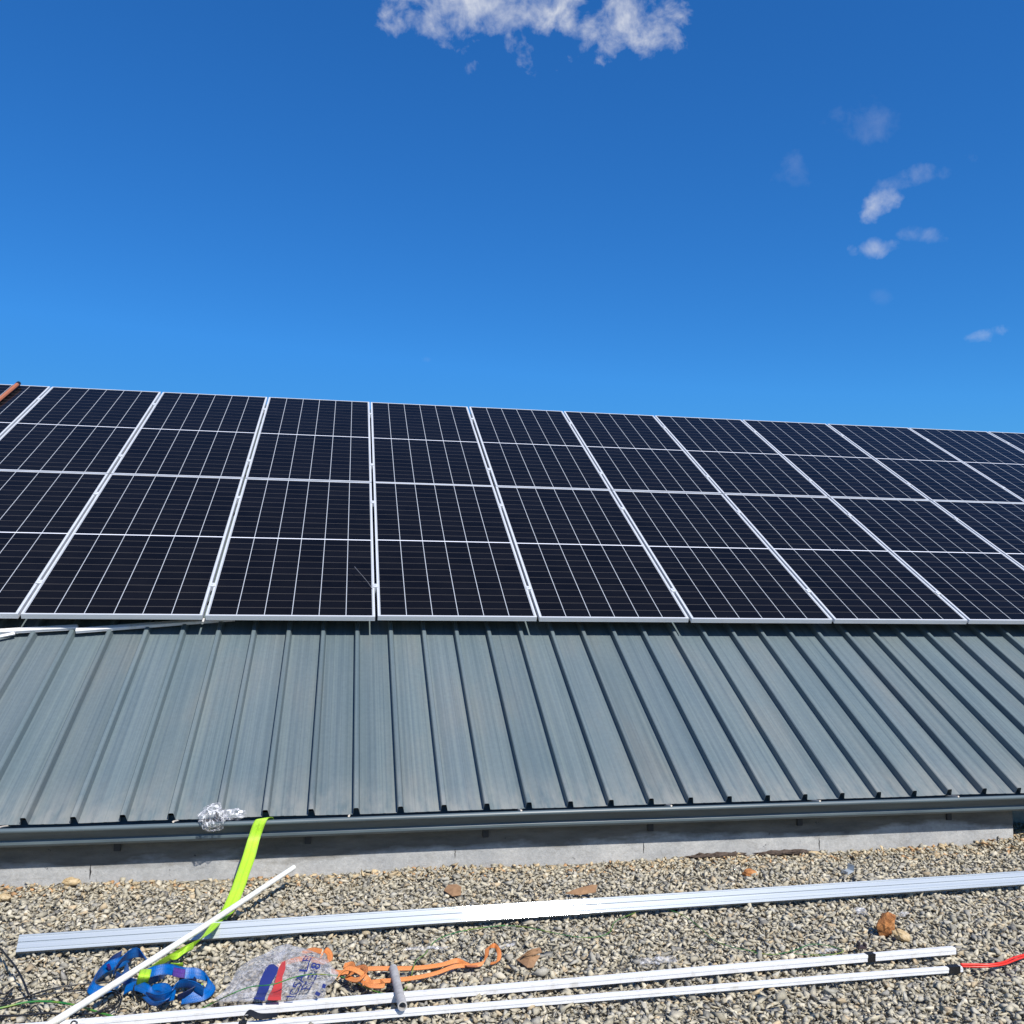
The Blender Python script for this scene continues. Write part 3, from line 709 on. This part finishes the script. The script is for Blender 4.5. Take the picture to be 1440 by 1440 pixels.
# left ring standing on edge
piece([(188, 1341, .05, .1, .4, 1), (172, 1352, .045, .0, -.3, 1), (150, 1360, .045, -.1, -.6, .8), (133, 1376, .04, .3, -.5, .9), (128, 1388, .035, .6, -.2, .8), (140, 1394, .02, .3, .6, .7), (158, 1390, .015, .1, .8, .5), (172, 1376, .02, -.1, .7, .7), (180, 1360, .03, -.3, .2, 1)], .044, flip=True)
piece([(160, 1366, .045, .2, -.5, .9), (168, 1352, .06, .5, -.4, .9), (182, 1342, .065, .3, -.2, 1), (196, 1340, .065, -.2, -.3, 1), (207, 1350, .055, -.6, -.2, .9), (216, 1361, .035, -.7, -.2, .7), (226, 1372, .03, -.4, -.5, .7)], .048)
piece([(163, 1372, .030, .2, -.5, .9), (180, 1380, .03, .1, -.4, 1), (200, 1382, .03, .0, -.6, .8), (222, 1376, .03, .1, -.6, .8), (238, 1364, .035, .2, -.5, .9)], .045)
# right part
piece([(196, 1374, .06, .1, -.7, .7), (216, 1366, .08, .1, -.7, .7), (236, 1363, .085, 0, -.7, .7), (258, 1368, .085, 0, -.65, .75), (277, 1369, .075, -.1, -.5, .85), (292, 1375, .06, -.5, -.2, .85), (297, 1387, .04, -.8, 0, .6), (288, 1398, .03, -.3, .5, .7), (272, 1402, .028, .1, .5, .8), (256, 1404, .028, .1, .3, .9)], .044, flip=True)
piece([(205, 1398, .030, .2, -.7, .7), (222, 1404, .035, .2, -.5, .8), (238, 1398, .055, .5, -.4, .8), (246, 1386, .07, .6, -.3, .8), (262, 1383, .075, .1, -.5, .8), (276, 1388, .065, .1, -.4, .9), (286, 1394, .05, .1, -.4, .9)], .048)
piece([(204, 1402, .020, .6, -.6, .3), (216, 1411, .03, .5, -.6, .6), (232, 1408, .04, .7, -.3, .6), (238, 1396, .05, .7, -.2, .7), (228, 1388, .05, .7, .3, .6), (212, 1390, .04, .5, .6, .5)], .040)
piece([(176, 1392, .02, .2, .5, .8), (190, 1386, .04, .3, .5, .8), (206, 1391, .045, .2, .5, .8), (216, 1400, .03, .1, .5, .8), (230, 1402, .04, -.2, .5, .8), (246, 1399, .05, .1, .5, .8)], .040)
piece([(250, 1404, .03, 0, -.6, .8), (262, 1398, .045, .4, -.4, .8), (272, 1390, .055, .5, -.3, .8), (268, 1380, .05, .3, .5, .8), (252, 1378, .045, .1, .6, .8)], .048, m=MBLUESHADE)
piece([(186, 1392, .012, .1, -.8, .5), (200, 1396, .02, .2, -.8, .4), (218, 1396, .02, .1, -.8, .4), (240, 1390, .02, .1, -.8, .4)], .04, m=MBLUESHADE)
piece([(170, 1342, .035, .1, .7, .6), (158, 1350, .028, .0, .6, .7), (146, 1362, .022, -.1, .7, .7)], .04, m=MBLUESHADE)
# stitched patches
piece([(244, 1366.6, .089, 0, .56, .73), (252, 1368.2, .089, 0, .54, .74), (260, 1369.4, .088, 0, .54, .76)], .036, 'stitching', MPUR, 4)
piece([(151, 1360.5, .05, -.1, -.6, .8), (155, 1358.5, .05, -.1, -.6, .8)], .040, 'stitching', MPUR, 3)
# lime loop
piece([(203, 1366, .07, .5, -.1, .2), (205, 1364, .085, 1, -.1, 0), (203, 1372, .088, 1, -.05, -.1), (200, 1382, .055, 1, 0, -.1), (203, 1388, .03, 1, 0, -.1)], .048, 'lime_loop', MLIME)
piece([(240, 1357, .07, .1, -.5, .8), (250, 1357, .075, .1, -.6, .7), (257, 1356, .07, .1, -.6, .7)], .026, 'lime_loop', MLIME)
piece([(283, 1385, .04, .5, -.3, .8), (281, 1393, .03, .5, -.3, .8)], .02, 'lime_loop', MLIME, 4)
# black buckle cords
for pl_ in ([(146, 1400, .01), (158, 1396, .02), (168, 1403, .012), (160, 1414, .01), (146, 1419, .012)], [(192, 1380, .05), (188, 1392, .03), (192, 1402, .015), (196, 1408, .01)]):
    bm = bmesh.new(); tube(bm, cr([gp(*p) for p in pl_], 6), .0035, 6); par(bmo('cord', bm, MBLKW, None, True), hr)

# ------------------------------------------------------------------ orange webbing
og = empty('orange_strap', gp(560, 1372)); tag(og, 'orange webbing strap, knotted at the left and looped at the right, on the gravel', 'strap')
bpy.context.view_layer.update()
def op(lst, width, nm='webbing', n=8):
    return par(rb([(gp(a[0], a[1], a[2]), (a[3], -a[4] * (1 if a[4] < 0 else -1), a[5])) for a in lst], width * .62, nm, MORG, None, n, .0028), og)
op([(466, 1366, .03, 0, -.8, .5), (486, 1368, .035, 0, -.8, .5), (505, 1364, .04, .1, -.8, .5), (528, 1362, .03, 0, -.8, .5), (560, 1362, .025, 0, -.8, .5), (590, 1361, .022, 0, -.8, .5), (620, 1357, .022, .1, -.8, .5), (643, 1351, .025, 0, -.7, .7), (656, 1356, .022, .2, -.8, .4), (664, 1359, .02, .3, -.8, .2)], .032)
op([(510, 1383, .03, 0, -.8, .5), (535, 1380, .03, 0, -.8, .5), (560, 1378, .03, 0, -.8, .5), (590, 1374, .022, .1, -.8, .5), (615, 1368, .022, .1, -.8, .5), (640, 1359, .024, .1, -.7, .6), (662, 1358, .02, .2, -.8, .4), (678, 1355, .022, .3, -.6, .7), (684, 1345, .04, .8, -.2, .5), (686, 1333, .05, .9, 0, .4), (696, 1330, .05, .2, -.3, 1), (702, 1340, .04, .9, .1, .3), (700, 1352, .022, .9, .1, .3), (690, 1355, .014, .3, .9, .1)], .030)
op([(484, 1358, .045, .3, -.6, .7), (495, 1356, .055, .7, -.4, .5), (496, 1368, .06, .9, 0, .3), (488, 1374, .04, .6, .5, .3), (502, 1378, .045, .2, -.8, .5), (514, 1370, .06, .6, -.6, .5), (512, 1360, .055, .7, -.4, .5), (500, 1362, .03, .3, .8, .5)], .034, 'knot')
op([(476, 1372, .05, .4, -.6, .6), (488, 1362, .07, .5, -.6, .5), (504, 1366, .065, .4, -.7, .5), (516, 1376, .04, .5, -.6, .5), (524, 1384, .03, .1, -.8, .5)], .034, 'knot')
op([(505, 1377, .035, .1, -.8, .5), (520, 1386, .03, 0, -.8, .6), (540, 1386, .03, 0, -.8, .6), (534, 1379, .03, 0, -.8, .6)], .028)
op([(452, 1344, .05, .5, -.5, .7), (458, 1336, .06, .6, -.4, .7), (464, 1343, .05, .9, 0, .4), (462, 1353, .035, .9, 0, .3), (450, 1352, .03, .2, -.8, .5), (430, 1348, .03, .1, -.8, .5), (408, 1352, .03, .1, -.8, .5), (392, 1358, .03, .1, -.8, .5), (380, 1366, .025, .2, -.8, .4), (368, 1374, .02, .3, -.8, .4)], .038)
op([(425, 1340, .03, .1, -.8, .5), (440, 1336, .045, .1, -.7, .6), (452, 1338, .05, .2, -.6, .7)], .034)
bm = bmesh.new(); ribbon(bm, [(*gp(655, 1358.5, .026), .3, -.8, .2), (*gp(664, 1359, .026), .3, -.8, .2), (*gp(670, 1358.5, .024), .3, -.8, .3)], .022, .003)
par(bmo('buckle', bm, MRUST), og)

# ------------------------------------------------------------------ clear bags
def bag(name, outline, hfun, mt, label, cat, base=None, n=46, seed=1, amp=.017):
    """a crumpled film bag: closed outline (world xy), upper and lower sheet joined at the rim"""
    out = [Vector((p.x, p.y, 0)) for p in outline]
    cx = sum((p for p in out), Vector()) / len(out)
    oc = cr([(p.x, p.y) for p in out] + [(out[0].x, out[0].y)], 2)[:-1]; K = len(oc); rings = 9
    vs = []; fs = []
    for side in (1, -1):
        b0 = len(vs)
        for r_ in range(rings + 1):
            f_ = 1 - r_ / rings
            for k in range(K):
                x = cx.x + (oc[k][0] - cx.x) * f_; y = cx.y + (oc[k][1] - cx.y) * f_
                nn = noise.noise(Vector((x * 16, y * 16, seed + side))) + .6 * noise.noise(Vector((x * 42, y * 42, seed)))
                rid = 1 - abs(noise.noise(Vector((x * 22, y * 22, seed + 5)))) * 2
                e = 1 - f_ ** 3
                z = hfun(x, y) + (side * e * .012) + (amp * (nn + .7 * rid) * (.35 + e) if side > 0 else 0)
                vs.append((x + .003 * nn, y + .003 * rid, z))
        for r_ in range(rings):
            for k in range(K):
                a_, b_ = b0 + r_ * K + k, b0 + r_ * K + (k + 1) % K
                fs.append((a_, b_, b_ + K, a_ + K) if side > 0 else (a_, a_ + K, b_ + K, b_))
    o = pyd(name, vs, fs, mt, None, False); tag(o, label, cat); return o
ol = [gp(*p) for p in [(298, 1413, .02), (326, 1389, .02), (338, 1360, .03), (372, 1343, .03), (404, 1328, .03), (430, 1337, .03), (458, 1341, .03), (462, 1362, .02), (476, 1378, .02), (458, 1396, .02), (452, 1411, .02), (380, 1413, .02), (335, 1415, .02)]]
cb = sum(ol, Vector()) / len(ol)
bagh = lambda x, y: .026 + .034 * max(0, 1 - ((x - cb.x) ** 2 / .05 + (y - cb.y) ** 2 / .03)) + .012 * (1 - 2 * abs(noise.noise(Vector((x * 7 + y * 5, y * 9, 2)))))
bg_ = bag('plastic_bag', ol, bagh, MFILM, 'crumpled clear plastic bag with blue and red print lying over orange webbing', 'plastic bag', seed=3)
bpy.context.view_layer.update()
def drape(o, dz=.004):
    """lay a flat print on the bag's upper film"""
    for v_ in o.data.vertices:
        x, y = v_.co.x, v_.co.y
        v_.co.z = bagh(x, y) + .027 + .004 * noise.noise(Vector((x * 16, y * 16, 4))) + dz
def gridpoly(pts_px, m, nm):
    """filled print patch from an outline"""
    P = [gp(px, py, .05) for px, py in pts_px]; bm = bmesh.new()
    f_ = bm.faces.new([bm.verts.new((p.x, p.y, 0)) for p in P]); bmesh.ops.triangulate(bm, faces=[f_])
    bmesh.ops.subdivide_edges(bm, edges=bm.edges, cuts=4, use_grid_fill=True); bmesh.ops.triangulate(bm, faces=bm.faces)
    me = bpy.data.meshes.new(nm); bm.to_mesh(me); bm.free(); o = link(nm, me, m, bg_); drape(o); return o
gridpoly([(356, 1412), (362, 1398), (366, 1386), (374, 1377), (384, 1373), (391, 1376), (388, 1384), (379, 1391), (374, 1402), (372, 1413)], MINKB, 'blue_print')
gridpoly([(376, 1412), (380, 1398), (388, 1386), (392, 1375), (396, 1367), (401, 1366), (401, 1375), (397, 1384), (396, 1398), (395, 1412)], MINKR, 'red_print')
def text(s, size, px, py, ang, m, nm='printed_word'):
    cu = bpy.data.curves.new('word', 'FONT'); cu.body = s; cu.size = size; cu.align_x = 'LEFT'; cu.offset = .0004; cu.space_character = 1.12
    t_ = bpy.data.objects.new('word', cu); C.objects.link(t_); bpy.context.view_layer.update()
    me = bpy.data.meshes.new_from_object(t_); bpy.data.objects.remove(t_)
    bm = bmesh.new(); bm.from_mesh(me); bmesh.ops.triangulate(bm, faces=bm.faces)
    long_ = [e for e in bm.edges if e.calc_length() > size * .3]; bmesh.ops.subdivide_edges(bm, edges=long_, cuts=2); bmesh.ops.triangulate(bm, faces=bm.faces)
    p = gp(px, py, .05); Mx = Matrix.Translation((p.x, p.y, 0)) @ Matrix.Rotation(ang, 4, 'Z') @ Matrix.Diagonal((1.15, .62, 1, 1))
    bm.transform(Mx); bm.to_mesh(me); bm.free(); o = link(nm, me, m, bg_); drape(o, .005)
text('ICSALES', .072, 414, 1411, math.radians(80), MINKB)
text('ES38', .076, 434, 1400, math.radians(78), MINKB)
for x_, y_, r_ in ((446, 1402, .8), (455, 1392, .6)):
    gridpoly([(x_ - 5 * r_, y_ + 2), (x_ - 1, y_ - 4 * r_), (x_ + 6 * r_, y_ - 1), (x_ + 3 * r_, y_ + 5 * r_)], MINKB, 'blue_print')

# crumpled film on the gutter
c0 = gy(303, 1151, EY - .09)
film_root = empty('plastic_wrapper', c0); tag(film_root, 'crumpled clear plastic wrapper caught on the gutter lip below the roof', 'plastic wrapper')
bpy.context.view_layer.update()
def crumple(cen, rad, seed, nm, stretch):
    bm = bmesh.new(); bmesh.ops.create_icosphere(bm, subdivisions=3, radius=1)
    for v_ in bm.verts:
        n_ = v_.co.normalized(); k = 1 + .38 * noise.noise(n_ * 2.2 + Vector((seed, 0, 0))) + .28 * (1 - 2 * abs(noise.noise(n_ * 4.5 + Vector((0, seed, 0))))) + .1 * noise.noise(n_ * 11)
        v_.co = cen + Vector((n_.x * stretch[0], n_.y * stretch[1], n_.z * stretch[2])) * rad * k
    o = bmo(nm, bm, MFILM2); par(o, film_root)
crumple(c0 + Vector((-.01, .00, .005)), .058, 1.0, 'crumpled_film', (1, .8, .95))
crumple(c0 + Vector((.075, .02, .012)), .045, 4.0, 'trailing_film', (1.3, .7, .55))

# ------------------------------------------------------------------ wires, ties, litter
def wire(name, pl_, rad, m, label, cat, n=7):
    bm = bmesh.new(); tube(bm, cr([gp(*p) for p in pl_], n), rad, 6)
    return tag(bmo(name, bm, m, smooth=True), label, cat)
wire('green_wire', [(-30, 1424, .012), (8, 1416, .014), (34, 1410, .016), (62, 1408, .016), (92, 1411, .014), (115, 1416, .012), (140, 1424, .010), (165, 1431, .008)], .0038, MGREEN, 'green earth wire on the gravel in the bottom left corner, under the white pole', 'wire')
wire('green_wire', [(282, 1419, .012), (300, 1410, .014), (325, 1398, .085), (352, 1388, .098), (385, 1384, .105), (415, 1374, .10), (440, 1370, .08), (462, 1371, .05), (482, 1374, .035), (505, 1384, .02), (525, 1393, .014), (548, 1398, .012), (568, 1392, .012), (577, 1378, .014), (581, 1362, .045), (586, 1350, .03), (598, 1341, .014), (610, 1325, .012), (632, 1314, .012), (668, 1306, .012), (710, 1301, .012)], .0020, MGREEN, 'thin green wire crossing over the plastic bag and the orange strap', 'wire')
wire('green_wire', [(702, 1302, .012), (735, 1303, .012), (780, 1312, .010), (815, 1318, .012), (842, 1317, .012), (858, 1310, .014), (864, 1297, .014), (884, 1287, .014), (912, 1278, .014), (938, 1279, .012), (962, 1288, .010), (985, 1305, .010), (1004, 1322, .010), (1030, 1332, .010), (1062, 1338, .010)], .0016, MGREEN, 'thin green wire wandering over the middle of the gravel below the aluminium rail', 'wire')
wire('green_wire', [(1060, 1340, .012), (1090, 1342, .012), (1118, 1336, .014), (1140, 1328, .014), (1165, 1330, .012), (1186, 1337, .012), (1172, 1342, .016), (1148, 1343, .014), (1112, 1341, .012)], .0016, MGREEN, 'short loop of thin green wire beside clear scraps at the right trunking', 'wire')
BT = 'black cable ties and wires at the lower left'
wire('black_wire', [(-20, 1318, .03), (0, 1334, .05), (9, 1344, .06), (22, 1360, .06), (32, 1378, .05), (40, 1398, .03), (44, 1403, .015)], .0042, MBLK, 'stiff black cable tie bending down from the left edge to the gravel', 'cable tie')
wire('black_wire', [(-20, 1422, .014), (15, 1410, .016), (45, 1399, .02), (80, 1389, .018), (118, 1384, .016), (160, 1381, .012)], .003, MBLK, 'black wire running from the left edge towards the blue harness, upper of the crossing pair', 'wire')
wire('black_wire', [(-10, 1414, .014), (30, 1404, .014), (70, 1398, .016), (110, 1393, .014), (150, 1392, .012)], .0026, MBLK, 'black wire running from the left edge towards the blue harness, lower of the crossing pair', 'wire')
wire('black_wire', [(-10, 1429, .014), (30, 1428, .014), (62, 1425, .016), (96, 1426, .012), (128, 1426, .012), (150, 1418, .014)], .0038, MBLK, 'thick black wire lying below the green one in the bottom left corner', 'wire')
wire('black_wire', [(-8, 1393, .02), (6, 1398, .016), (18, 1390, .02), (12, 1400, .014), (4, 1412, .012), (8, 1402, .03), (20, 1402, .01), (11, 1410, .014)], .003, MBLK, 'curled black wire knot at the left edge of the gravel', 'wire')
wire('black_wire', [(140, 1424, .012), (155, 1421, .02), (166, 1415, .02), (171, 1404, .018), (166, 1395, .02), (156, 1392, .03)], .0028, MBLK, 'black cord loop on the gravel just below the harness', 'wire')
wire('black_wire', [(96, 1445, .012), (103, 1436, .06), (112, 1440, .02)], .0028, MBLK, 'short black tie end beside the foot of the white pole', 'cable tie')
wire('black_wire', [(42, 1420, .014), (50, 1414, .03), (56, 1421, .016), (60, 1427, .012)], .003, MBLK, 'small bent black tie between the green and the thick black wire', 'cable tie')

def rock(name, cen, size, seed, m, label, cat='rock', sub=3, flat=True):
    bm = bmesh.new(); bmesh.ops.create_icosphere(bm, subdivisions=sub, radius=1)
    for v_ in bm.verts:
        n_ = v_.co.normalized(); q = n_ * 1.6 + Vector((seed, 0, 0))
        cell = noise.cell(q * 1.3) * .12
        k = 1 + .30 * noise.noise(q) + .14 * (1 - 2 * abs(noise.noise(q * 2.3))) + .05 * noise.noise(q * 6) + cell * .4
        v_.co = Vector((n_.x * size[0], n_.y * size[1], n_.z * size[2])) * k
    o = bmo(name, bm, m); o.location = cen; return tag(o, label, cat)
p = gp(1246, 1304, .03); r1 = rock('rock', p + Vector((0, 0, .012)), (.034, .030, .056), 2.3, MORK, 'jagged rusty orange rock standing on the gravel'); r1.rotation_euler = (.1, .45, 0)
p = gp(1268, 1315, .018); r2 = rock('rock', p, (.036, .024, .020), 5.1, MTRK, 'tan pitted rock leaning against the rusty orange rock'); r2.rotation_euler = (0, .35, -.4)
p = gp(1054, 1228, .02); rock('rock', p, (.034, .026, .020), 8.2, MORK, 'small flat reddish stone between the wall and the aluminium rail')
for (px, py, s_, sd, lb) in [(5, 1262, .030, 1.1, 'yellowish tan stone at the left edge of the gravel'), (100, 1240, .036, 4.4, 'pale orange stone against the lit foot of the wall'),
                             (1436, 1172, .045, 6.6, 'mossy tan stone at the corner where the wall ends')]:
    rock('rock', gp(px, py, .015), (s_, s_ * .7, s_ * .5), sd, MTRK, lb)
# dark soil heaped along the foot of the wall
for (px, py, sx_, sd, lb) in [(1010, 1201, .16, 1.5, 'dark soil heaped against the wall left of its middle right joint'), (1100, 1203, .17, 2.5, 'small dark soil clod heap at the foot of the wall, right one')]:
    x = gy(px, py, WY - .02).x
    bm = bmesh.new(); bmesh.ops.create_icosphere(bm, subdivisions=4, radius=1)
    for v_ in bm.verts:
        n_ = v_.co.normalized(); k = 1 + .5 * noise.noise(n_ * 3 + Vector((sd, 0, 0))) + .3 * noise.noise(Vector((n_.x * 14, n_.y * 4, sd)))
        v_.co = Vector((n_.x * sx_, n_.y * .026, n_.z * .016 * (.5 + 1.2 * abs(noise.noise(Vector((n_.x * 9, sd, 0)))))))* k
    o = bmo('soil_heap', bm, MDIRT); o.location = (x, WY - .012, -.003); tag(o, lb, 'soil', kind='stuff')

def card(name, px_pts, m, label, cat, th=.003, fold=None, parent=None):
    """torn sheet: outline px points with heights; fan of triangles with thickness"""
    P = [gp(*p) for p in px_pts]; bm = bmesh.new(); vt = [bm.verts.new(p) for p in P]
    c_ = bm.verts.new(sum(P, Vector()) / len(P) + Vector((0, 0, .006)))
    fs_ = [bm.faces.new((vt[i], vt[(i + 1) % len(vt)], c_)) for i in range(len(vt))]
    r_ = bmesh.ops.extrude_face_region(bm, geom=fs_)
    for v_ in [e for e in r_['geom'] if isinstance(e, bmesh.types.BMVert)]: v_.co.z -= th
    o = bmo(name, bm, m, parent)
    return tag(o, label, cat) if label else o
k1 = card('cardboard_piece', [(726, 1349, .012), (734, 1344, .03), (747, 1344, .035), (760, 1343, .03), (754, 1352, .015), (750, 1360, .010), (741, 1360, .010)], MCARD, 'torn folded brown cardboard piece right of the orange strap loop', 'cardboard')
card('folded_flap', [(734, 1344, .035), (740, 1339, .05), (760, 1333, .05), (762, 1338, .045), (750, 1342, .042)], MCARD, None, None, .004, parent=k1)
card('folded_flap', [(736, 1343, .042), (742, 1337, .058), (759, 1332, .058), (757, 1335, .054)], MCARD, None, None, .003, parent=k1)
card('cardboard_piece', [(624, 1252, .016), (630, 1244, .035), (642, 1243, .035), (649, 1247, .028), (648, 1258, .014), (636, 1260, .012)], MCARD, 'small flat brown piece on the gravel above the rail, left of the glint', 'cardboard')
card('cardboard_piece', [(795, 1256, .02), (812, 1249, .04), (832, 1244, .055), (840, 1244, .055), (838, 1254, .03), (815, 1258, .02)], MCARD, 'brown cardboard strip sticking up behind the bright part of the aluminium rail', 'cardboard')
# bent metal bracket
q0 = gp(1192, 1230, .0); bm = bmesh.new()
box(bm, -.035, .030, -.020, .020, .010, .014, .001); box(bm, .0265, .030, -.020, .020, .0145, .045, .001); box(bm, -.035, -.0315, -.020, .020, .0145, .028, .001)
o = bmo('metal_bracket', bm, MRAIL); o.location = q0 + Vector((0, 0, .005)); o.rotation_euler = (0.15, -.1, .5); tag(o, 'small bent metal bracket lying behind the rail at the right', 'bracket')
def scrap(px, py, w, h_, seed, label, m=MFILM):
    c_ = gp(px, py, .015); vs, fs = [], []; n = 14
    for j in range(n + 1):
        for i in range(n + 1):
            x = (i / n - .5) * w; y = (j / n - .5) * h_
            z = .006 + .012 * abs(noise.noise(Vector((x * 40, y * 40, seed)))) + .006 * noise.noise(Vector((x * 110, y * 110, seed)))
            vs.append((x + .012 * noise.noise(Vector((y * 30, seed, 0))), y + .012 * noise.noise(Vector((x * 30, 0, seed))), z))
    for j in range(n):
        for i in range(n): a_ = j * (n + 1) + i; fs.append((a_, a_ + 1, a_ + n + 2, a_ + n + 1))
    o = pyd('plastic_scrap', vs, fs, m); o.location = c_; o.rotation_euler = (0, 0, seed); tag(o, label, 'plastic scrap', 'clear plastic scraps on the gravel')
scrap(1212, 1284, .09, .05, 1.2, 'clear plastic scrap left of the rusty orange rock')
scrap(1270, 1288, .06, .04, .3, 'clear plastic scrap behind the rusty orange rock')
scrap(1162, 1340, .10, .03, .15, 'clear plastic scrap beside the wire loop and the back trunking')
scrap(925, 1353, .16, .06, .1, 'faint clear plastic scrap behind the middle of the back trunking')
scrap(600, 1336, .18, .03, -.1, 'clear plastic strip left of the orange loop')
scrap(712, 1333, .07, .03, .2, 'clear plastic scrap touching the right side of the orange loop')
# dark clip by the tape
bm = bmesh.new(); box(bm, -.022, .022, -.010, .010, 0, .012, .002); box(bm, -.020, -.012, -.010, .010, .0125, .030, .002); box(bm, .010, .020, -.010, .010, .0125, .024, .002)
o = bmo('plastic_clip', bm, mat('dark_clip', (.06, .045, .05), .4)[0]); o.location = gp(1211, 1334, .016); o.rotation_euler = (.1, .1, .1); tag(o, 'small dark plastic clip behind the taped spot of the back trunking', 'clip')
# ragged cracks where the wall's blocks meet
for (px, py, hh, ww) in [(127, 1226, .075, .007), (905, 1192, .06, .004), (1152, 1186, .07, .004), (640, 1200, .05, .003)]:
    x = gy(px, py, WY).x; z = max(.03, gy(px, py, WY).z); bm = bmesh.new(); Lq, Rq = [], []
    for k in range(7):
        zz = z - hh / 2 + hh * k / 6; wb = ww * (1 - abs(k / 3 - 1)) * .5 + .0008; jx = .004 * noise.noise(Vector((k * .9, px, 0)))
        Lq.append(bm.verts.new((x + jx - wb, WY - .0015, zz))); Rq.append(bm.verts.new((x + jx + wb, WY - .0015, zz)))
    for k in range(6): bm.faces.new((Lq[k], Rq[k], Rq[k + 1], Lq[k + 1]))
    bp(bmo('crack', bm, MIN))
